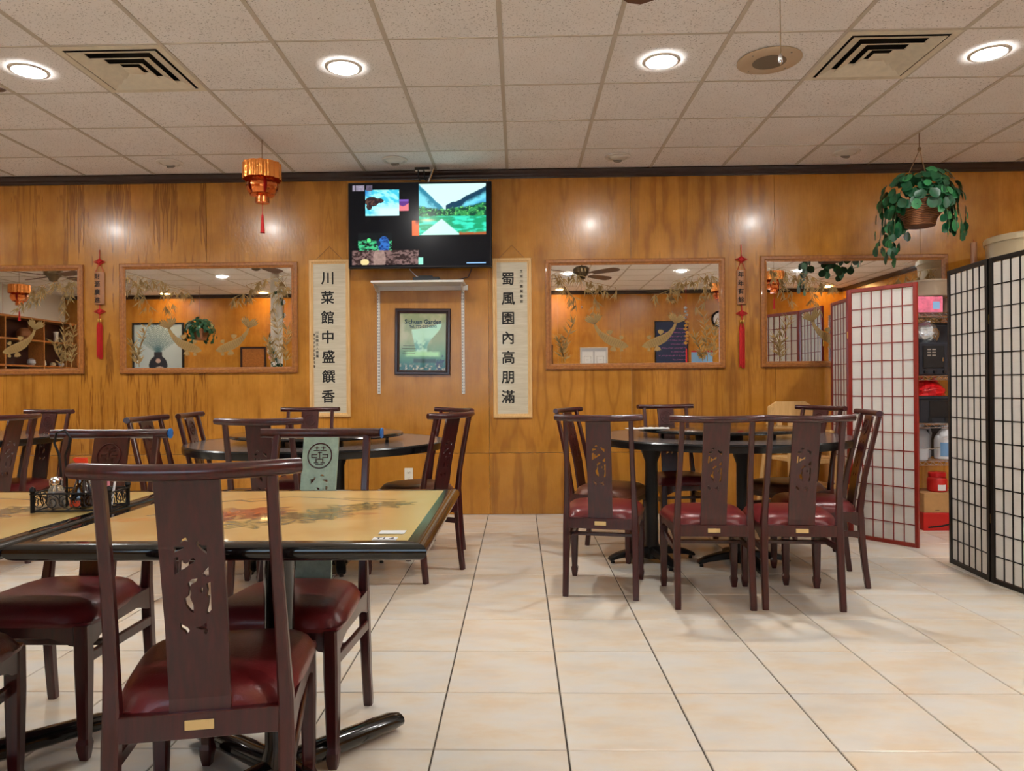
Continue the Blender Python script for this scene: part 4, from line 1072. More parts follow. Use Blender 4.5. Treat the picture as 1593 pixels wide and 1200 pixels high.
round_table(-4.08, 4.95, .785, 'round dark table at the far left edge, mostly out of the photo', [(0, 0, .3)], False)
# napkins on the right turntable
c = atz(1008, 667.5, .826)
for k_, (dx, dy, rz, lb) in enumerate(((-.05, .02, .2, 'white paper napkin at the left on the right turntable'), (.05, -.02, -.1, 'white paper napkin at the right on the right turntable'))):
    n_ = 12; mb = MB(); rg = random.Random(40+k_); vs_ = []
    for j in range(n_+1):
        for i in range(n_+1): vs_.append(((i/n_-.5)*.15, (j/n_-.5)*.11, .0035+.003*math.sin(i*1.1+k_)*math.sin(j*.9)))
    o_ = len(vs_); vs_ += [(a, b_, .0002) for a, b_, z in vs_]
    fs_ = [(j*(n_+1)+i, j*(n_+1)+i+1, (j+1)*(n_+1)+i+1, (j+1)*(n_+1)+i) for j in range(n_) for i in range(n_)]
    fs_ += [tuple(q+o_ for q in f_[::-1]) for f_ in fs_]
    rim = [i for i in range(n_+1)]+[j*(n_+1)+n_ for j in range(1, n_+1)]+[n_*(n_+1)+i for i in range(n_-1, -1, -1)]+[j*(n_+1) for j in range(n_-1, 0, -1)]
    fs_ += [(rim[i], rim[i]+o_, rim[(i+1) % len(rim)]+o_, rim[(i+1) % len(rim)]) for i in range(len(rim))]
    mb.add(vs_, fs_); o = mb.build('paper_napkin', 'card_white', None, 60); o.location = (c.x+dx, c.y+dy, .8255+.004*k_); o.rotation_euler = (0, 0, rz); tag(o, lb, 'napkin', 'napkins on the turntable')

# ---- rectangular painted tables
def peony(seed):
    def fn(u, v):
        rs = np.random.RandomState(seed)
        n1 = fbm(u, v, 4, seed); n2 = fbm(u, v, 22, seed+3); n3 = fbm(u*1.0, v*1.0, 48, seed+9)
        c = np.zeros(u.shape+(3,))+C3(212, 168, 100); c = lerp(c, sstep(.35, .7, n1), C3(222, 186, 120)); c = lerp(c, sstep(.80, 1.0, u)*.6, C3(214, 196, 128))
        def leafb(cu_, cv_, ru, rv, rot, col, k):
            nonlocal c
            x = (u-cu_)*math.cos(rot)+(v-cv_)*math.sin(rot); y = -(u-cu_)*math.sin(rot)+(v-cv_)*math.cos(rot)
            an = np.arctan2(y/rv, x/ru); d_ = np.hypot(x/ru, y/rv)*(1+.22*np.sin(an*7+cu_*40)+.35*(n2-.5))
            m_ = sstep(1.0, .88, d_)*k*(.45+.75*n3)*(.72+.28*np.cos(an*9+d_*5)); c = lerp(c, np.clip(m_, 0, 1), col)
        def brush(pts, w, col, k):
            nonlocal c
            dm = np.full(u.shape, 9.0)
            for (a, b), (a2, b2) in zip(pts[:-1], pts[1:]):
                L2 = (a2-a)**2+(b2-b)**2; tt = np.clip(((u-a)*(a2-a)+(v-b)*(b2-b))/L2, 0, 1); dm = np.minimum(dm, np.hypot(u-a-tt*(a2-a), v-b-tt*(b2-b)))
            c = lerp(c, sstep(w, w*.4, dm)*k, col)
        G, DG, RD, OR_ = C3(84, 88, 40), C3(40, 46, 26), C3(128, 22, 16), C3(206, 96, 40)
        for a, b, ru, rv, ro in ((.60, .34, .10, .09, .2), (.66, .46, .10, .10, .9), (.53, .40, .08, .08, 0), (.72, .56, .11, .09, .4), (.80, .62, .10, .08, .6), (.86, .66, .07, .06, .2), (.48, .26, .09, .07, .1), (.70, .40, .07, .06, 1.2)): leafb(a, b, ru, rv, ro, G if rs.rand() > .4 else DG, .8)
        for a, b, ru, rv in ((.38, .44, .13, .13), (.30, .40, .09, .09), (.45, .50, .10, .09), (.22, .54, .08, .06)): leafb(a, b, ru, rv, rs.rand()*3, RD, .9)
        for a, b, ru, rv in ((.36, .46, .06, .05), (.44, .49, .05, .04)): leafb(a, b, ru, rv, rs.rand()*3, OR_, .7)
        leafb(.08, .34, .08, .035, .1, C3(222, 140, 70), .8); leafb(.78, .44, .07, .025, .1, C3(170, 80, 50), .5)
        brush([(.30, .78), (.45, .84), (.60, .80), (.74, .72), (.86, .70)], .007, C3(76, 60, 34), .8); brush([(.22, .72), (.28, .76), (.33, .72), (.38, .75)], .012, C3(84, 64, 36), .7)
        brush([(.02, .64), (.1, .66), (.18, .62)], .008, C3(100, 84, 50), .6); brush([(.10, .42), (.17, .46), (.22, .44)], .010, C3(90, 78, 40), .6); brush([(.66, .80), (.72, .78), (.84, .76)], .018, C3(110, 100, 60), .5)
        return c
    return fn
def rect_table(x0, x1, y0, y1, label, seed):
    w, d_ = x1-x0, y1-y0; t = thing('painted_table', label, 'table', ((x0+x1)/2, (y0+y1)/2, 0), 0, 'peony painted tables')
    zt_ = .760; e = .042
    # bullnose edge
    prof = [(0, zt_-.004), (.010, zt_-.0005), (.022, zt_), (e, zt_), (e, zt_-.012), (e, zt_-.038), (.012, zt_-.037), (.002, zt_-.032), (-.005, zt_-.023), (-.005, zt_-.012)]
    for q, (a, b) in enumerate(((w, d_), (d_, w), (w, d_), (d_, w))):
        rt = Matrix.Rotation(q*PI/2, 3, 'Z'); n = len(prof); vs_ = []
        for s in (-1, 1):
            for k_, z in prof: vs_.append(rt @ Vector((s*(a/2-k_), -(b/2-k_), z)))
        mb = MB(); mb.add(vs_, [(i, (i+1) % n, (i+1) % n+n, i+n) for i in range(n)]+[tuple(range(n)), tuple(range(2*n-1, n-1, -1))]); mb.build('edge_rail', 'black_lacquer', t, 50)
    MB().box((0, 0, zt_-.021), (w-2*e, d_-2*e, .034)).build('core_board', 'table_edge', t, 0)
    o = obj('painted_top', picture('painted_top', w-2*e, d_-2*e, 250, 230, peony(seed), 'painted_tabletop', True), t, (0, 0, zt_-.0005))
    MB().lathe([(.06, .03), (.05, .08), (.041, .12), (.041, .68), (.06, .708)], 24).build('column', 'black_lacquer', t)
    MB().box((0, 0, .711), (.45, .06, .02), .004).build('top_bracket', 'black_iron', t, 0); MB().box((0, 0, .711), (.06, .45, .02), .004).build('top_bracket', 'black_iron', t, 0)
    for q in range(4):
        a = PI/4+.12+q*PI/2; dd = Vector((math.cos(a), math.sin(a), 0))
        MB().tube([dd*.03+Vector((0, 0, .055)), dd*.2+Vector((0, 0, .047)), dd*.40+Vector((0, 0, .035)), dd*.435+Vector((0, 0, .031))], [(.034, .036), (.030, .036), (.026, .036), (.020, .030)], 12, up=(0, 0, 1)).build('base_foot', 'black_lacquer', t, 40)
    return t
rect_table(-1.122, -.205, 1.548, 2.40, 'painted peony table in the foreground with white cards on its right corner', 5)
rect_table(-2.056, -1.140, 1.540, 2.395, 'painted peony table at the left edge holding the condiment caddy', 15)
# cards
for px, py, w, d_, lb, body in ((606.5, 833.5, .060, .036, 'white sticker card on the peony table, farther from the near edge', None), (594, 844, .055, .026, 'white number card on the peony table, nearest the edge', 'T1 4')):
    p = atz(px, py, .7605); o = MB().box((0, 0, .0006), (w, d_, .0012), .0004).build('table_card', 'card_white', None, 0); o.location = (p.x, p.y+.036, .7605); tag(o, lb, 'card', 'cards on the peony table')
    if body: obj('card_lettering', text_mesh(body, .022, 'ink', .0002, .0006), o, (0, 0, .0014))

# ---- condiment caddy
p = atz(105, 795, .76); K0 = (p.x+.022, p.y+.03, .7605)
cd = thing('condiment_caddy', 'black scrolled wire caddy on the left peony table', 'caddy', K0, R_(5))
hw_, hd = .10, .055
def loop(z, g=0): return [(-hw_-g, -hd-g, z), (hw_+g, -hd-g, z), (hw_+g, hd+g, z), (-hw_-g, hd+g, z), (-hw_-g, -hd-g, z)]
mb = MB(); mb.tube(loop(.004), .0026, 6); mb.build('base_ring', 'wire_black', cd)
mb = MB(); mb.tube(loop(.052, .006), .0026, 6); mb.build('top_ring', 'wire_black', cd)
mb = MB()
for i in range(6): mb.tube([(-hw_+i*hw_*2/5, -hd, .004), (-hw_+i*hw_*2/5, hd, .004)], .0018, 6)
mb.build('base_wires', 'wire_black', cd)
for (ax, s) in (('x', -1), ('x', 1), ('y', -1), ('y', 1)):
    mb = MB(); n_ = 6 if ax == 'y' else 3
    for i in range(n_):
        c0 = (-1+(2*i+1)/n_); pts = []
        for q in range(22):
            a = q/21*3.2*PI; rr = .020*(1-q/21*.75); u_ = rr*math.cos(a); z = .028+rr*math.sin(a)*1.1
            pts.append((c0*hw_+u_, s*(hd+.003), z) if ax == 'y' else (s*(hw_+.003), c0*hd+u_, z))
        mb.tube(pts, .0014, 5)
        mb.tube([pts[0], (pts[0][0], pts[0][1], .052)], .0014, 5)
    mb.build('scroll_side', 'wire_black', cd)
hp = [(0, .0, .004), (0, .0, .10), (-.006, 0, .155), (-.018, 0, .185), (-.012, 0, .215), (.012, 0, .222), (.026, 0, .200), (.022, 0, .175), (.012, 0, .150), (.016, 0, .10), (.016, 0, .004)]
mb = MB(); mb.tube([(a-.072, b_+.03, c_) for a, b_, c_ in hp], .0034, 8); mb.build('loop_handle', 'wire_black', cd)
for sx in (-1, 1):
    for sy in (-1, 1): MB().lathe([(.006, 0), (.006, .055), (.009, .060), (.007, .068), (.002, .072)], 10, (sx*(hw_+.002), sy*(hd+.002), 0)).build('corner_post', 'wire_black', cd)
rz = Matrix.Rotation(R_(5), 3, 'Z')
def on_caddy(x, y): v_ = rz @ Vector((x, y, 0)); return (K0[0]+v_.x, K0[1]+v_.y, K0[2]+.0066)
def shaker(x, y, label, fill):
    t = thing('glass_shaker', label, 'shaker', on_caddy(x, y), 0, 'glass shakers in the caddy')
    MB().lathe([(.016, 0), (.021, .004), (.022, .03), (.020, .052), (.015, .062), (.015, .068)], 20).build('glass_body', 'salt_glass', t)
    MB().lathe([(.014, .003), (.0185, .006), (.019, .03), (.018, .044)], 16).build('spice_fill', fill, t)
    MB().lathe([(.0165, .066), (.0172, .068), (.0172, .080), (.014, .086), (.005, .089)], 20).build('chrome_lid', 'chrome', t)
shaker(-.056, -.025, 'glass pepper shaker with chrome lid at the front left of the caddy', 'salt_fill')
shaker(-.004, .030, 'glass salt shaker with chrome lid behind the pepper in the caddy', 'packet_white')
so = thing('soy_bottle', 'dark soy sauce bottle with orange red cap in the caddy', 'bottle', on_caddy(.012, -.022))
MB().lathe([(.024, 0), (.029, .005), (.030, .020), (.026, .045), (.018, .068), (.0135, .085), (.0135, .098)], 24).build('bottle_body', 'soy_glass', so)
MB().lathe([(.0150, .096), (.0155, .102), (.0145, .112), (.0135, .116)], 20).build('cap', 'orange_cap', so)
mb = MB(); mb.prism([(-.016, .114), (.012, .114), (.014, .128), (.012, .140), (-.018, .141), (-.022, .136), (-.014, .128)], lambda u, v: Vector((u, -.007, v)), lambda u, v: Vector((u, .007, v))); mb.build('pour_spout', 'orange_cap', so, 20)
mb = MB()
for i in range(5):
    a0, a1 = math.radians(215+i*16), math.radians(215+(i+1)*16)
    mb.add([(.0303*math.cos(a0), .0303*math.sin(a0), .008), (.0303*math.cos(a1), .0303*math.sin(a1), .008), (.0300*math.cos(a1), .0300*math.sin(a1), .024), (.0300*math.cos(a0), .0300*math.sin(a0), .024)], [(0, 1, 2, 3)])
mb.build('label', 'orange_label', so)
for i, (c_, lb) in enumerate((('packet_white', 'white sugar packet nearest the soy bottle in the caddy'), ('packet_pink', 'pink sweetener packet in the caddy behind the white one'), ('packet_white', 'white sugar packet at the right end of the caddy'))):
    o = MB().box((0, 0, .038), (.006, .055, .072), .002, Matrix.Rotation(.12*i-.1, 3, 'Y')).build('sugar_packet', c_, None, 0); o.location = on_caddy(.054+.014*i, .012); o.rotation_euler = (0, 0, .5); tag(o, lb, 'packet', 'sugar packets')

# ================================================================== LANTERNS
def lantern(loc, label, tassel=True):
    t = thing('foil_lantern', label, 'lantern', loc, 0, 'copper foil lanterns')
    n = 96; vs_ = []; fs_ = []
    for z, k_ in ((.060, 1.0), (-.060, 1.03)):
        for th_ in (0, -.003):
            for j in range(n):
                a = 2*PI*j/n; r_ = (.128+.011*abs(math.sin(a*6))+.004*math.sin(a*18))*k_+th_; vs_.append((r_*math.cos(a), r_*math.sin(a), z))
    for j in range(n):
        k2 = (j+1) % n; fs_ += [(j, k2, 2*n+k2, 2*n+j), (n+k2, n+j, 3*n+j, 3*n+k2), (j, n+j, n+k2, k2), (2*n+j, 2*n+k2, 3*n+k2, 3*n+j)]
    mb = MB(); mb.add(vs_, fs_); mb.build('scalloped_skirt', 'gold_foil', t, 50)
    MB().lathe([(.01, .04), (.12, .045), (.122, .04)], 12).build('top_disc', 'copper_foil', t)
    for q in range(6):
        a = q*PI/3+PI/6; rt = Matrix.Rotation(a, 3, 'Z'); mb = MB(); m_ = 8; vs_ = []
        for i in range(m_+1):
            f_ = i/m_; r_ = .082+.026*math.sin(f_*PI); z = -.055-.115*f_; w = .040+.006*math.sin(f_*PI)
            vs_ += [rt @ Vector((r_, -w, z)), rt @ Vector((r_+.007, 0, z)), rt @ Vector((r_, w, z))]
        mb.add(vs_, [(i*3+b, i*3+b+1, i*3+b+4, i*3+b+3) for i in range(m_) for b in range(2)]); mb.build('foil_panel', 'copper_foil', t, 60)
    MB().lathe([(.080, -.052), (.080, -.17)], 6, cap=True).build('inner_core', 'red_box', t, 0)
    MB().lathe([(.092, -.168), (.096, -.176), (.060, -.186), (.052, -.188)], 6).build('lower_rim', 'copper_foil', t, 0)
    MB().lathe([(.050, -.182), (.052, -.232), (.030, -.234)], 16).build('lower_collar', 'copper_foil', t)
    MB().tube([(0, 0, .04), (0, 0, CEIL-loc[2]-.002)], .0022, 6).build('cord', 'twine', t)
    MB().tube([(0, 0, -.23), (0, 0, -.33)], .0026, 6).build('tassel_cord', 'red_cord', t)
    MB().lathe([(.004, -.315), (.009, -.33), (.010, -.35), (.014, -.42), (.017, -.455), (.004, -.456)], 12).build('tassel', 'red_cord', t)
    return t
p = atz(405, 217, CEIL)
ln = lantern((p.x+.012, p.y, 2.712), 'copper and gold foil lantern with red tassel hanging left of the television')
dup(ln, (3.05, 1.5, 2.56), .4, 'foil lantern mirrored at the right end of the mirror by the menu board')
dup(ln, (3.55, 2.3, 2.60), .2, 'foil lantern mirrored at the left end of the mirror behind the plant')
dup(ln, (-7.15, 2.2, 2.55), .2, 'foil lantern mirrored at the left edge of the leftmost mirror')

# ================================================================== HANGING PLANTS
def leaf_mesh(name, ma, L=.062, W=.052):
    pts = [(0, 0, 0), (.30, .42, .05), (.62, .50, .03), (.88, .30, -.04), (1.0, 0, -.10), (.88, -.30, -.04), (.62, -.50, .03), (.30, -.42, .05)]
    mid = [(.33, 0, -.03), (.66, 0, -.06)]
    vs_ = [(a*L, b*W, c*L) for a, b, c in pts]+[(a*L, b*W, c*L) for a, b, c in mid]
    fs_ = [(0, 8, 1), (1, 8, 9, 2), (2, 9, 3), (3, 9, 4), (0, 7, 8), (7, 6, 9, 8), (6, 5, 9), (5, 4, 9)]
    mb = MB(); mb.add(vs_, [f_[::-1] for f_ in fs_]); return mb.mesh(name, ma, 60)
def basket(t, rt_, rb, h):
    MB().lathe([(rb*.96, -h), (rb, -h), (rb*1.12, -h*.7), (rt_*.98, -.02), (rt_*1.03, 0), (rt_*1.0, .008), (rt_*.94, 0), (rt_*.9, -.03)], 36).build('basket', 'basket', t)
def leaf_spots(rg, n_dome, trails, R_, H):
    out = []
    for i in range(n_dome):
        a = rg.uniform(0, 2*PI); e = rg.uniform(-.15, 1.0); ce_ = math.sqrt(max(0, 1-min(1, abs(e))**2)); rr = rg.uniform(.82, 1.05)
        p_ = Vector((R_*ce_*math.cos(a)*rr, R_*ce_*math.sin(a)*rr, H*e*rr+.02)); out.append((p_, Vector((math.cos(a), math.sin(a), .2+e)), i % 9 == 0))
    for (a, r0, drop, n, spread) in trails:
        for i in range(n):
            f_ = i/(n-1); p_ = Vector(((r0+.05*f_)*math.cos(a)+rg.uniform(-1, 1)*spread, (r0+.05*f_)*math.sin(a)+rg.uniform(-1, 1)*spread*.6, .05-drop*f_)); out.append((p_, Vector((math.cos(a)+rg.uniform(-.5, .5), math.sin(a)+rg.uniform(-.5, .5), .1)), i % 3 == 0))
    return out
def leaf_rot(rg, d_):
    d_ = d_.normalized(); side = Vector((rg.uniform(-1, 1), rg.uniform(-1, 1), -1.2)); ax = (side-d_*side.dot(d_)).normalized()
    y_ = d_.cross(ax); return Matrix((ax, y_, d_)).transposed().to_euler()
c = atz(1430, 207, CEIL)
hp_ = thing('hanging_plant', 'bushy artificial plant in a wicker basket hanging from the ceiling at right', 'hanging plant', (c.x, c.y, 2.43))
basket(hp_, .185, .10, .17)
MB().tube([(0, 0, .40), (0, 0, CEIL-2.43-.002)], .004, 6).build('rope', 'twine', hp_)
MB().lathe([(.004, .385), (.012, .395), (.012, .412), (.004, .42)], 10).build('rope_knot', 'twine', hp_)
for q in range(3):
    a = q*2*PI/3+.5; MB().tube([(0, 0, .40), (.17*math.cos(a), .17*math.sin(a), .0)], .003, 6).build('rope_strand', 'twine', hp_)
rg = random.Random(21)
LM = [leaf_mesh('leaf', 'leaf'), leaf_mesh('leaf', 'leaf_pale')]
trl = [(PI*1.02, .20, .40, 20, .05), (PI*1.10, .21, .46, 22, .045), (PI*.9, .22, .34, 14, .05), (-PI*.28, .20, .30, 14, .05), (-PI*.12, .22, .24, 12, .05), (-PI*.40, .20, .27, 16, .035), (.2, .24, .20, 8, .05), (PI*.5, .2, .2, 8, .06)]
for p_, d_, pale in leaf_spots(rg, 175, trl, .262, .24):
    k_ = rg.uniform(1.0, 1.45); o = obj('leaf', LM[1 if pale else 0], hp_, p_, leaf_rot(rg, d_)); o.scale = (k_, k_, k_)
for (a, r0, drop, n, spread) in trl:
    MB().tube([(r0*.7*math.cos(a), r0*.7*math.sin(a), .02), (r0*math.cos(a), r0*math.sin(a), .05), ((r0+.05)*math.cos(a), (r0+.05)*math.sin(a), .05-drop*.95)], .0025, 5).build('vine', 'stem', hp_)
p2 = thing('hanging_plant', 'potted hanging plant mirrored in front of the vase painting', 'hanging plant', (-5.74, -.5, 2.16))
basket(p2, .17, .11, .18)
MB().tube([(0, 0, .0), (0, 0, CEIL-2.16-.002)], .003, 6).build('rope', 'twine', p2)
mb = MB(); base_me = LM[0]; bv = [v_.co.copy() for v_ in base_me.vertices]; bf = [tuple(f_.vertices) for f_ in base_me.polygons]
for p_, d_, pale in leaf_spots(rg, 190, [(PI*1.5, .2, .22, 12, .06), (0, .22, .25, 12, .06), (PI, .2, .2, 10, .06), (PI/2, .2, .26, 14, .06)], .25, .2):
    M_ = leaf_rot(rg, d_).to_matrix()*rg.uniform(.9, 1.3); mb.add([M_ @ v_+p_ for v_ in bv], bf)
o = mb.build('foliage', 'leaf', p2, 60); o['kind'] = 'stuff'

# ================================================================== FOLDING SCREENS
BAR = {}
def screen(name, label, pts, hgt, fm, cols=6, rows=14, group=None):
    t = thing(name, label, 'folding screen', (pts[0][0], pts[0][1], 0), 0, group); o0 = Vector((pts[0][0], pts[0][1], 0))
    for (a, b) in zip(pts[:-1], pts[1:]):
        a, b = Vector((*a, 0))-o0, Vector((*b, 0))-o0; L = (b-a).length; ang = math.atan2(b.y-a.y, b.x-a.x); L -= .012
        w = .026; pp = MB().box((0, 0, 0), (L-2*w+.01, .0012, hgt-.06)).build('paper_panel', 'rice_paper', t, 0)
        pp.location = (a+b)/2+Vector((0, 0, hgt/2)); pp.rotation_euler = (0, 0, ang)
        for s in (-1, 1): MB().box((s*(L/2-w/2), 0, 0), (w, .020, hgt), .002).build('stile', fm, pp, 0)
        for s in (-1, 1): MB().box((0, 0, s*(hgt/2-w/2)), (L-2*w, .018, w), .002).build('rail', fm, pp, 0)
        iw, ih = L-2*w, hgt-2*w
        vk = ('v', round(ih, 3), fm); hk = ('h', round(iw, 3), fm)
        if vk not in BAR: BAR[vk] = MB().box((0, 0, 0), (.0065, .010, ih)).mesh('lattice_bar', fm, 0)
        if hk not in BAR: BAR[hk] = MB().box((0, 0, 0), (iw, .008, .006)).mesh('lattice_bar', fm, 0)
        for i in range(1, cols): obj('lattice_bar', BAR[vk], pp, (-iw/2+iw*i/cols, 0, 0))
        for j in range(1, rows): obj('lattice_bar', BAR[hk], pp, (0, 0, -ih/2+ih*j/rows))
        for z in (.35, 1.45): MB().tube([(0, 0, -.025), (0, 0, .025)], .005, 8).build('hinge', 'gold_metal', t, 35, a+Vector((0, 0, z)))
    return t
screen('shoji_screen', 'red framed paper lattice screen folded against the wall', [(2.625, 6.11), (2.595, 5.68), (2.375, 5.255), (2.665, 4.865)], 1.775, 'red_lacquer')
screen('shoji_screen', 'black framed paper lattice screen at the right edge', [(2.640, 4.49), (2.600, 4.04), (2.635, 3.595), (2.595, 3.15)], 1.785, 'black_frame')

# ================================================================== WIRE RACK AND ITS LOAD
RX0, RX1, RY0, RY1 = 2.96, 4.18, 5.46, 5.92
rk = thing('wire_rack', 'chrome wire shelving rack behind the two folding screens', 'rack', ((RX0+RX1)/2, (RY0+RY1)/2, 0))
SHZ = [.52, .80, 1.157, 1.63]
rw, rd = RX1-RX0, RY1-RY0
for sx in (-1, 1):
    for sy in (-1, 1): MB().tube([(sx*rw/2, sy*rd/2, 0), (sx*rw/2, sy*rd/2, 1.75)], .0125, 12).build('post', 'chrome', rk)
for z in SHZ:
    mb = MB()
    for sy in (-1, 1):
        for zz in (0, -.03): mb.tube([(-rw/2, sy*rd/2, z+zz-.004), (rw/2, sy*rd/2, z+zz-.004)], .0032, 6)
        pts = []
        for i in range(49): pts.append((-rw/2+rw*i/48, sy*rd/2, z-.019+.013*(1 if i % 2 else -1)))
        mb.tube(pts, .0022, 5)
    for sx in (-1, 1): mb.tube([(sx*rw/2, -rd/2, z-.004), (sx*rw/2, rd/2, z-.004)], .0032, 6)
    for i in range(1, 40): mb.tube([(-rw/2+rw*i/40, -rd/2, z-.003), (-rw/2+rw*i/40, rd/2, z-.003)], .0018, 5)
    mb.build('wire_shelf', 'chrome', rk)
fy_ = RY0+.02
def single(name, label, cat, loc, group=None): return thing(name, label, cat, loc, 0, group)
x_ = 3.10
o = single('pink_box', 'small pink flowered carton on the top rack shelf', 'box', (x_, fy_+.10, SHZ[3]))
MB().box((0, 0, .062), (.19, .16, .122), .003).build('carton', 'pink_box', o, 0); MB().box((.045, -.081, .055), (.05, .002, .055)).build('label', 'poster_blue', o, 0); MB().box((0, 0, .1235), (.06, .161, .002)).build('tape', 'cream_tub', o, 0)
o = single('storage_tub', 'grey brown wrapped tub on top of the pink carton', 'tub', (x_+.05, fy_+.14, SHZ[3]+.126))
MB().lathe([(.120, 0), (.136, .006), (.146, .10), (.150, .108), (.150, .118), (.02, .122)], 32).build('tub_body', 'grey_tub', o); MB().lathe([(.152, .108), (.154, .112), (.154, .124), (.02, .128)], 32).build('lid', 'grey_tub', o)
o = single('storage_tub', 'grey brown wrapped tub beside the pink carton', 'tub', (x_+.28, fy_+.14, SHZ[3]))
MB().lathe([(.10, 0), (.116, .006), (.122, .10), (.126, .108), (.126, .118), (.02, .122)], 32).build('tub_body', 'grey_tub', o)
o = single('cardboard_carton', 'plain carton under the big cream tub on the rack', 'box', (3.95, RY0+.24, SHZ[3])); MB().box((0, 0, .175), (.44, .40, .35), .003).build('carton', 'cardboard', o, 0); MB().box((0, 0, .3508), (.05, .402, .0015)).build('tape', 'cream_tub', o, 0)
o = single('cream_tub', 'large glossy cream round tub above the black screen', 'tub', (3.99, RY0+.24, SHZ[3]+.352))
MB().lathe([(.26, 0), (.285, .008), (.30, .20), (.306, .21), (.306, .235), (.29, .245), (.02, .25)], 48).build('tub_body', 'cream_tub', o); MB().lathe([(.308, .20), (.312, .205), (.312, .24), (.30, .252), (.02, .256)], 48).build('lid', 'cream_tub', o)
o = single('kitchen_appliance', 'black appliance with small indicator panel on the rack below the foil bag', 'appliance', (x_+.03, fy_+.14, SHZ[2]))
MB().box((0, 0, .125), (.24, .24, .25), .01).build('case', 'crate_plastic', o, 0); d_ = MB().box((-.01, -.123, .14), (.16, .008, .17), .004).build('door', 'black_plastic', o, 0)
for r_ in range(3):
    for q in range(2): MB().box((-.045+.036*q, -.1275, .195-.022*r_), (.026, .002, .009)).build('indicator', 'baffle', d_, 0)
MB().box((.055, -.128, .12), (.010, .008, .03), .002).build('handle', 'chrome', o, 0)
for q in (-1, 0, 1): MB().lathe([(.014, 0), (.012, .012)], 14).build('knob', 'black_plastic', o).location = (q*.07, -.122, .028)
for c_ in o.children:
    if c_.name.startswith('knob'): c_.rotation_euler = (PI/2, 0, 0)
o = single('foil_bag', 'crumpled silver foil bag on top of the black appliance', 'bag', (x_+.02, fy_+.13, SHZ[2]+.252))
n_ = 14; mb = MB(); rg = random.Random(9); vs_ = []
for j in range(8):
    f_ = j/7
    for i in range(n_):
        a = 2*PI*i/n_; k_ = math.sin(PI*(.18+.72*f_))**.6; vs_.append((.105*k_*math.cos(a)*rg.uniform(.88, 1.1), .08*k_*math.sin(a)*rg.uniform(.88, 1.1), .15*f_))
mb.add(vs_, [(j*n_+i, j*n_+(i+1) % n_, (j+1)*n_+(i+1) % n_, (j+1)*n_+i) for j in range(7) for i in range(n_)]+[tuple(range(n_-1, -1, -1)), tuple(7*n_+i for i in range(n_))]); mb.build('foil_body', 'foil', o, 20)
MB().tube([(-.02, 0, .148), (.01, 0, .165), (.035, .0, .16)], .008, 8).build('twisted_neck', 'foil', o)
def crate(loc, w, d_, h, label):  # builds the dark crates added to stand for shade at the rack back
    t = thing('plastic_crate', label, 'crate', loc)
    for sx in (-1, 1): MB().box((sx*(w/2-.006), 0, h/2), (.012, d_, h), .003).build('side', 'crate_plastic', t, 0)
    for sy in (-1, 1): MB().box((0, sy*(d_/2-.006), h/2), (w-.024, .012, h), .003).build('side', 'crate_plastic', t, 0)
    MB().box((0, 0, .006), (w-.02, d_-.02, .012)).build('base', 'crate_plastic', t, 0)
    MB().box((0, -d_/2-.003, h*.52), (w*.46, .006, h*.62), .002).build('front_plate', 'black_plastic', t, 0)
    MB().box((0, -d_/2-.004, h-.012), (w, .012, .018), .003).build('rim', 'crate_plastic', t, 0)
    for q in (-1, 1): MB().box((q*w*.2, -d_/2-.003, .022), (.03, .006, .03), .002).build('added_crate_rib', 'black_plastic', t, 0)
crate((x_+.13, fy_+.36, SHZ[0]), .42, .12, .24, 'added dark crate standing for shade at the back of the lower rack shelf behind the jugs')  # crate added to darken the rack back where shade falls
crate((x_+.13, fy_+.37, SHZ[2]), .42, .10, .42, 'added tall dark crate standing for shade at the back of the rack behind the black appliance')  # also added, dark in place of the shade behind the appliance
crate((x_+.06, fy_+.16, SHZ[1]), .30, .26, .20, 'black plastic crate on the rack holding a red bag')
o = single('red_bag', 'shiny crumpled red plastic bag on top of the black crate', 'bag', (x_+.04, fy_+.14, SHZ[1]+.205)); mb = MB(); vs_ = []
for j in range(7):
    f_ = j/6
    for i in range(16):
        a = 2*PI*i/16; k_ = math.cos(f_*PI/2*.93)**.6; vs_.append((.13*k_*math.cos(a)*rg.uniform(.85, 1.12), .11*k_*math.sin(a)*rg.uniform(.85, 1.12), .115*f_*rg.uniform(.9, 1.1)))
mb.add(vs_, [(j*16+i, j*16+(i+1) % 16, (j+1)*16+(i+1) % 16, (j+1)*16+i) for j in range(6) for i in range(16)]+[tuple(range(15, -1, -1)), tuple(96+i for i in range(16))]); mb.build('bag_body', 'red_bag', o, 25)
for s in (-1, 1): MB().tube([(s*.02, 0, .10), (s*.05, -.01, .125), (s*.075, 0, .105)], [.012, .016, .008], 8).build('tied_ear', 'red_bag', o)
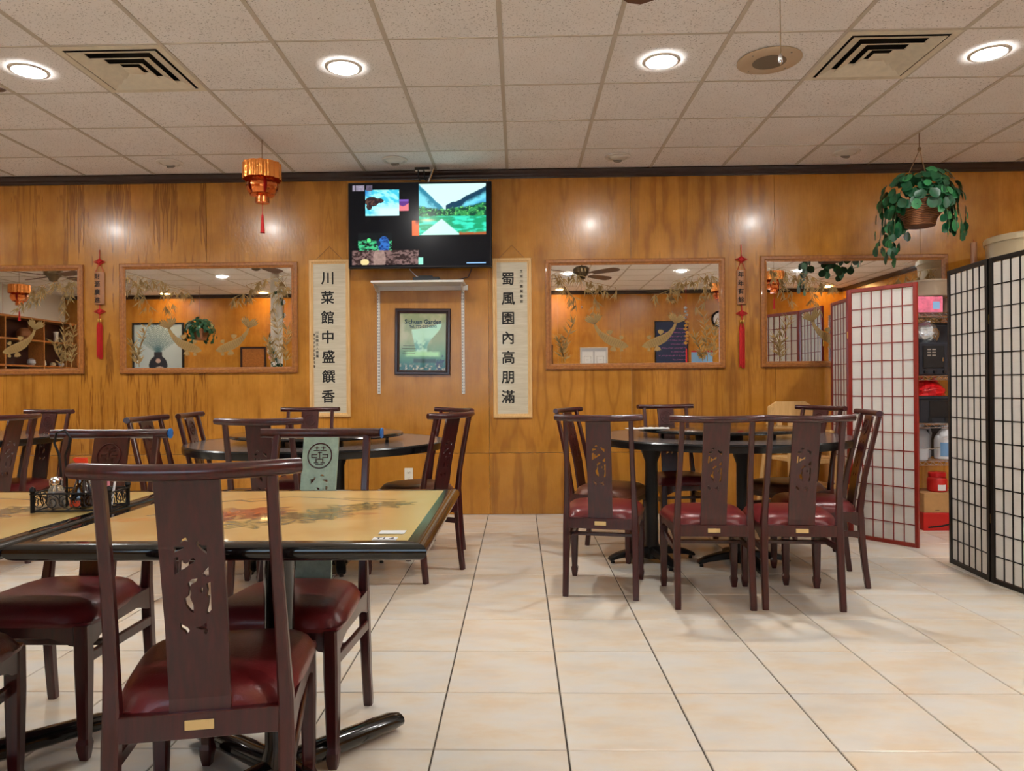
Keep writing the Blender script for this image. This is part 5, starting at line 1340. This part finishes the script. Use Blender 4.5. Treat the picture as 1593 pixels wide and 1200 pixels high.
def jug(x, y, z, ma, label, h=.26, r=.075, lab=True):
    t = thing('plastic_jug', label, 'jug', (x, y, z), 0, 'plastic jugs on the rack')
    MB().lathe([(r*.9, 0), (r, .008), (r, h*.55), (r*.92, h*.66), (r*.5, h*.84), (r*.32, h*.88), (r*.32, h*.92)], 28).build('jug_body', ma, t)
    MB().lathe([(r*.38, h*.90), (r*.38, h*.99), (r*.3, h)], 18).build('cap', ma, t)
    MB().tube([(r*.42, -.0, h*.86), (r*.85, -.01, h*.86), (r*1.0, -.01, h*.72), (r*.95, 0, h*.52)], .012, 10).build('handle', ma, t)
    if lab:
        mb = MB()
        for i in range(8):
            a0, a1 = math.radians(215+i*13), math.radians(215+(i+1)*13); k_ = r*1.008
            mb.add([(k_*math.cos(a0), k_*math.sin(a0), h*.10), (k_*math.cos(a1), k_*math.sin(a1), h*.10), (k_*math.cos(a1), k_*math.sin(a1), h*.5), (k_*math.cos(a0), k_*math.sin(a0), h*.5)], [(0, 1, 2, 3)])
        mb.build('label', 'jug_label', t)
jug(x_+.15, fy_+.10, SHZ[0], 'jug_white', 'white jug with blue label on the lower rack shelf')
jug(x_+.03, fy_+.22, SHZ[0], 'jug_plastic', 'plain grey jug left of the white jug on the rack', .265, .07, False)
o = single('steel_pan', 'small grey metal pan at the left of the lower rack shelf', 'pan', (x_-.070, fy_+.055, SHZ[0])); MB().lathe([(.05, 0), (.056, .004), (.066, .088), (.072, .092), (.066, .090), (.056, .010), (.02, .008)], 28).build('pan_body', 'jug_plastic', o); MB().tube([(.066, 0, .08), (.11, 0, .085), (.15, 0, .09)], .006, 8).build('pan_handle', 'chrome', o)
# floor boxes under the rack
bxx, bxy = 3.20, 5.60
o = single('red_carton', 'red carton with a black swoosh on the floor under the rack', 'box', (bxx, bxy, 0)); MB().box((0, 0, .066), (.38, .30, .132), .003).build('carton', 'red_box', o, 0)
mb = MB(); up_ = [(-.16, .030), (-.06, .040), (.05, .064), (.17, .100)]; lo_ = [(-.155, .018), (-.06, .026), (.05, .054), (.17, .094)]
for i in range(3): mb.add([(up_[i][0], -.1512, up_[i][1]), (lo_[i][0], -.1512, lo_[i][1]), (lo_[i+1][0], -.1512, lo_[i+1][1]), (up_[i+1][0], -.1512, up_[i+1][1])], [(0, 1, 2, 3)])
mb.build('swoosh_print', 'ink', o, 0)
o = single('brown_carton', 'brown cardboard carton with faint print on top of the red carton', 'box', (bxx+.005, bxy, .1325)); MB().box((0, 0, .072), (.375, .29, .144), .003).build('carton', 'cardboard', o, 0)
MB().box((0, 0, .1446), (.374, .004, .0012)).build('flap_seam', 'grey_print', o, 0)
for q, (dx, z, w_) in enumerate(((.07, .105, .12), (.05, .075, .10), (.07, .058, .13), (.04, .044, .09), (-.09, .018, .03))): MB().box((dx, -.1455, z), (w_, .001, .007 if q == 0 else .004)).build('print_line', 'grey_print', o, 0)
o = single('red_jar', 'red lidded plastic jar standing on the brown carton', 'jar', (bxx-.02, bxy-.03, .278)); MB().lathe([(.062, 0), (.068, .006), (.068, .09), (.058, .105), (.05, .11)], 28).build('jar_body', 'red_box', o); MB().lathe([(.058, .108), (.060, .112), (.060, .140), (.052, .146)], 24).build('lid', 'red_bag', o)
mb = MB()
for i in range(5):
    a0, a1 = math.radians(245+i*10), math.radians(255+i*10); mb.add([(.0687*math.cos(a0), .0687*math.sin(a0), .012), (.0687*math.cos(a1), .0687*math.sin(a1), .012), (.0687*math.cos(a1), .0687*math.sin(a1), .055), (.0687*math.cos(a0), .0687*math.sin(a0), .055)], [(0, 1, 2, 3)])
mb.build('label', 'card_white', o)

# ================================================================== HIGH CHAIR
hc = thing('high_chair', 'pale wooden high chair by the wall behind the right round table', 'high chair', (2.22, 5.76, 0), R_(15))
for sx in (-1, 1):
    for sy in (-1, 1):
        MB().tube([(sx*.235, sy*.225, 0), (sx*.17, sy*.12, .74 if sy < 0 else .92)], .019, shape='sq', up=(1, 0, 0)).build('leg', 'oak', hc, 20)
    MB().box((sx*.205, 0, .30), (.022, .36, .035), .004).build('side_rung', 'oak', hc, 0); MB().box((sx*.178, 0, .72), (.026, .34, .035), .005).build('arm', 'oak', hc, 0)
    MB().box((sx*.19, 0, .52), (.022, .30, .03), .004).build('side_rung', 'oak', hc, 0)
for sy, z in ((-1, .20), (1, .24), (-1, .50), (-1, .72)): MB().box((0, sy*(.225-.14*z), z), (.40, .024, .036), .004).build('cross_rung', 'oak', hc, 0)
MB().box((0, 0, .52), (.33, .28, .02), .004).build('seat_board', 'oak', hc, 0)
mb = MB(); mb.prism([(-.20, -.06), (.20, -.06), (.20, .02), (.13, .06), (-.13, .06), (-.20, .02)], lambda u, v: Vector((u, .105, .90+v)), lambda u, v: Vector((u, .128, .90+v))); mb.build('back_board', 'oak', hc, 20)
for x in (-.10, 0, .10): MB().box((x, .118, .70), (.045, .014, .32), .003).build('back_slat', 'oak', hc, 0)

# ================================================================== BACK OF THE ROOM (seen in the mirrors)
def vat(px, py, Yv): p_ = at(px, py, Yv); return Vector((p_.x, 2*D-Yv, p_.z))
VB = 2*D-BACK
def flatframe(name, label, cat, px0, px1, py0, zb_, fm, fw=.04, group=None):
    a, b = vat(px0, py0, VB), vat(px1, py0, VB); w, h = abs(b.x-a.x), a.z-zb_
    t = thing(name, label, cat, ((a.x+b.x)/2, BACK+.002, (a.z+zb_)/2), PI, group); frame_rails(t, w, h, fw, .03, fm); return t, w, h
t, w, h = flatframe('vase_painting', 'framed painting of a dark vase with palm leaves mirrored in the mirror', 'painting', 207, 287, 503, 1.22, 'black_frame')
def vase(u, v):
    c = np.zeros(u.shape+(3,))+C3(206, 228, 236); c = lerp(c, sstep(.3, .0, v)*sstep(.6, .3, u), C3(120, 124, 132))
    for k_ in range(9):
        a = math.radians(30+k_*15); 
        for q in range(14):
            f_ = q/13; cx_ = .5+math.cos(a)*.42*f_; cy_ = .52+math.sin(a)*.44*f_
            for s in (-1, 1):
                bx_, by_ = cx_+.05*math.cos(a+s*.9), cy_+.05*math.sin(a+s*.9); tt = np.clip(((u-cx_)*(bx_-cx_)+(v-cy_)*(by_-cy_))/.0025, 0, 1)
                c = lerp(c, sstep(.009, .004, np.hypot(u-cx_-tt*(bx_-cx_), v-cy_-tt*(by_-cy_)))*.8, C3(60, 104, 116))
    body = sstep(.02, 0, np.hypot((u-.5)/.19, (v-.28)/.17)-1); body = np.maximum(body, ((np.abs(u-.5) < .085) & (v > .40) & (v < .52)).astype(float)); c = lerp(c, body, C3(28, 30, 42))
    c = lerp(c, sstep(.02, 0, np.hypot((u-.5)/.05, (v-.36)/.04)-1), C3(200, 170, 160)); c = lerp(c, sstep(.04, 0, np.hypot((u-.47)/.13, (v-.16)/.10)-1), C3(206, 186, 172))
    return c
obj('canvas', picture('canvas', w-.07, h-.07, 90, 100, vase, 'print_paper'), t, (0, -.012, 0))
t, w, h = flatframe('wood_panel_frame', 'small framed wooden panel mirrored beside the flower post', 'picture frame', 375, 415, 540, 1.40, 'dark_wood'); MB().box((0, -.008, 0), (w-.07, .006, h-.07)).build('inset_board', 'frame_oak', t, 0)
t, w, h = flatframe('certificate_frame', 'frame holding two certificates mirrored in the mirror right of the television', 'picture frame', 902, 945, 541, 1.36, 'white_metal', .02); MB().box((0, -.006, 0), (w-.03, .004, h-.03)).build('mat_board', 'jug_plastic', t, 0)
for s in (-1, 1):
    q = MB().box((s*w*.23, -.010, -.01), (w*.40, .002, h*.72)).build('certificate', 'card_white', t, 0)
    mb = MB()
    for (dx, dz, ww, hh) in ((0, .07, .13, .004), (0, -.07, .13, .004), (-.065, 0, .004, .14), (.065, 0, .004, .14), (0, 0, .05, .004)): mb.box((s*w*.23+dx, -.0115, dz), (ww, .001, hh))
    mb.build('border_print', 'grey_print', q, 0)
t, w, h = flatframe('dark_picture', 'dark framed picture mirrored at the left edge of the mirror right of the television', 'picture frame', 822, 860, 537, 1.36, 'dark_wood'); MB().box((0, -.008, 0), (w-.07, .006, h-.07)).build('inset_board', 'bamboo_plaque', t, 0)
t, w, h = flatframe('menu_board', 'dark blue menu board with pink chalk writing mirrored right of the television', 'menu board', 1018, 1070, 500, 1.25, 'black_frame', .02); MB().box((0, -.008, 0), (w-.03, .006, h-.03)).build('chalk_surface', 'chalk_navy', t, 0)
rg = random.Random(77)
for r_ in range(12):
    z = h*.36-r_*h*.068; x = -w*.42; mb = MB(); end = rg.uniform(.05, .42)*w if r_ % 2 else rg.uniform(-.1, .1)*w
    while x < end:
        l_ = rg.uniform(.012, .03); pts = [(x, -.0122, z+rg.uniform(-.012, .012)) for _ in range(1)]
        for q in range(3): pts.append((x+l_*(q+1)/3, -.0122, z+rg.uniform(-.013, .013)))
        mb.tube(pts, .0026, 4); x += l_+rg.choice((.006, .006, .02))
    mb.build('chalk_line', 'chalk_pink', t, 0)
a = vat(1075, 548, VB); b = vat(1108, 548, VB)
t = thing('blue_poster', 'pale blue poster with a gold flower mirrored beside the menu board', 'poster', ((a.x+b.x)/2, BACK+.002, a.z-.18), PI); MB().box((0, -.004, 0), (b.x-a.x, .006, .40), .001).build('sheet', 'poster_blue', t, 0); MB().box((0, -.006, .19), (b.x-a.x, .008, .03)).build('header_strip', 'red_box', t, 0)
mb = MB()
for q in range(22):
    an = q*2.4; r_ = .018*math.sqrt(q); mb.lathe([(.002, -.02), (.016, -.005), (.014, .01)], 6, (r_*math.cos(an), -.02, .12+r_*math.sin(an)))
mb.build('gold_flower', 'gold_metal', t)
a = vat(1119, 497, VB); t = thing('wall_clock', 'round black clock mirrored at the right end of the mirror by the menu board', 'clock', (a.x, BACK+.002, a.z), PI)
q = MB().lathe([(.16, 0), (.165, .02), (.15, .035), (.13, .028), (.13, .0)], 36).build('case', 'black_frame', t); q.rotation_euler = (PI/2, 0, 0); q = MB().lathe([(.13, 0), (.13, .014)], 36).build('dial', 'card_white', t); q.rotation_euler = (PI/2, 0, 0)
MB().box((.0, -.018, .04), (.008, .003, .09)).build('hand', 'ink', t, 0); MB().box((.03, -.018, .0), (.07, .003, .008)).build('hand', 'ink', t, 0)
a = vat(1067, 490, 12.9); t = thing('ingot_garland', 'hanging garland of gold and silver ingots mirrored before the menu board', 'garland', (a.x, a.y, 2.05))
MB().tube([(0, 0, -.25), (0, 0, CEIL-2.05-.002)], .003, 6).build('cord', 'red_cord', t)
for q in range(11):
    ob_ = MB().lathe([(.004, -.03), (.03, -.015), (.038, .0), (.03, .012), (.016, .014), (.012, .024), (.004, .028)], 12, (rg.uniform(-.02, .02), rg.uniform(-.02, .02), .42-q*.062)).build('ingot', 'gold_metal' if q > 3 else 'foil', t)
MB().lathe([(.006, -.30), (.013, -.32), (.015, -.55), (.004, -.56)], 10).build('tassel', 'red_cord', t)
a = vat(6, 535, 12.2); t = thing('firecracker_string', 'red firecracker string mirrored at the left edge of the leftmost mirror', 'garland', (a.x, a.y, 2.05))
MB().tube([(0, 0, -.5), (0, 0, CEIL-2.05-.002)], .003, 6).build('cord', 'red_cord', t)
for q in range(16):
    s = 1 if q % 2 else -1; MB().tube([(s*.012, 0, .25-q*.045), (s*.045, .0, .22-q*.045)], .011, 8).build('firecracker', 'red_box', t)
# flower-wrapped post
a = vat(431, 500, 11.7); t = thing('flower_post', 'white post wrapped in artificial flowers mirrored at the right of the vase mirror', 'post', (a.x, a.y, 0))
MB().box((0, 0, CEIL/2), (.15, .15, CEIL-.002), .004).build('post', 'white_paint', t, 0)
mb = MB()
for q in range(120):
    z = rg.uniform(.4, 2.75); an = z*5+rg.uniform(-.6, .6); d_ = Vector((math.cos(an), math.sin(an), rg.uniform(-.3, .5))); M_ = leaf_rot(rg, d_).to_matrix()*rg.uniform(.9, 1.4); p_ = Vector((.115*math.cos(an), .115*math.sin(an), z)); mb.add([M_ @ v_+p_ for v_ in bv], bf)
o = mb.build('vine_leaves', 'leaf', t, 60); o['kind'] = 'stuff'
pts = [(.112*math.cos(z*5), .112*math.sin(z*5), z) for z in np.linspace(.3, 2.8, 70)]; MB().tube(pts, .005, 5).build('vine', 'stem', t)
for q in range(16):
    z = 1.2+q*.1; an = z*5+.3; mb = MB(); c_ = Vector((.13*math.cos(an), .13*math.sin(an), z)); out = Vector((math.cos(an), math.sin(an), 0)); sd = Vector((-math.sin(an), math.cos(an), 0))
    for k_ in range(6):
        b_ = k_*PI/3; e_ = sd*math.cos(b_)+Vector((0, 0, 1))*math.sin(b_); f_ = e_.cross(out); mb.add([c_, c_+e_*.025+f_*.016+out*.008, c_+e_*.048+out*.016, c_+e_*.025-f_*.016+out*.008], [(0, 1, 2, 3)])
    mb.build('blossom', 'petal' if q % 4 else 'petal_pink', t, 60)
# shelving on the left wall
t = thing('wall_cabinet', 'open wooden shelf cabinet on the left wall mirrored in the leftmost mirror', 'cabinet', (LEFT+.005, BACK+.1, 0))
ln_ = 3.0
MB().box((.155, ln_/2, 2.38), (.31, ln_, .035), .003).build('top_board', 'frame_oak', t, 0); MB().box((.008, ln_/2, 1.55), (.012, ln_, 1.66)).build('back_board', 'dark_wood', t, 0)
for z in (1.99, 1.53, 1.07, .72): MB().box((.155, ln_/2, z), (.31, ln_, .03), .003).build('shelf', 'frame_oak', t, 0)
for y in (.015, 1.0, 2.0, ln_-.015): MB().box((.155, y, 1.19), (.30, .03, 2.35), .002).build('upright', 'frame_oak', t, 0)
def ornament(y, z, prof, ma, label, part='body'):
    q = thing('shelf_ornament', label, 'ornament', (LEFT+.17, BACK+.1+y, z), 0, 'ornaments on the mirrored shelves'); MB().lathe(prof, 20).build(part, ma, q); MB().lathe([(prof[-1][0]*1.05, prof[-1][1]-.012), (prof[-1][0]*1.08, prof[-1][1]), (prof[-1][0]*.8, prof[-1][1]+.003)], 20).build('rim', ma, q)
ornament(.45, 2.006, [(.05, 0), (.045, .02), (.035, .10), (.045, .20)], 'white_plastic', 'tall white vase on the upper mirrored shelf')
ornament(.22, 2.006, [(.04, 0), (.055, .04), (.03, .09), (.035, .13)], 'grey_tub', 'small brown jar right of the white vase on the mirrored shelf')
ornament(1.35, 2.006, [(.06, 0), (.11, .06), (.11, .14), (.06, .20)], 'basket', 'round basket on the upper mirrored shelf')
ornament(.30, 1.546, [(.03, 0), (.05, .03), (.05, .06), (.02, .09)], 'jug_plastic', 'small pale jar at the right of the lower mirrored shelf')
ornament(.55, 1.546, [(.03, 0), (.05, .02), (.055, .05), (.03, .07)], 'cream_tub', 'small cream bowl on the lower mirrored shelf')
ornament(.80, 1.546, [(.025, 0), (.04, .03), (.03, .08), (.02, .10)], 'white_plastic', 'small white bottle on the lower mirrored shelf')
ornament(1.15, 1.546, [(.04, 0), (.07, .04), (.06, .10), (.03, .12)], 'jug_plastic', 'round grey pot on the lower mirrored shelf')
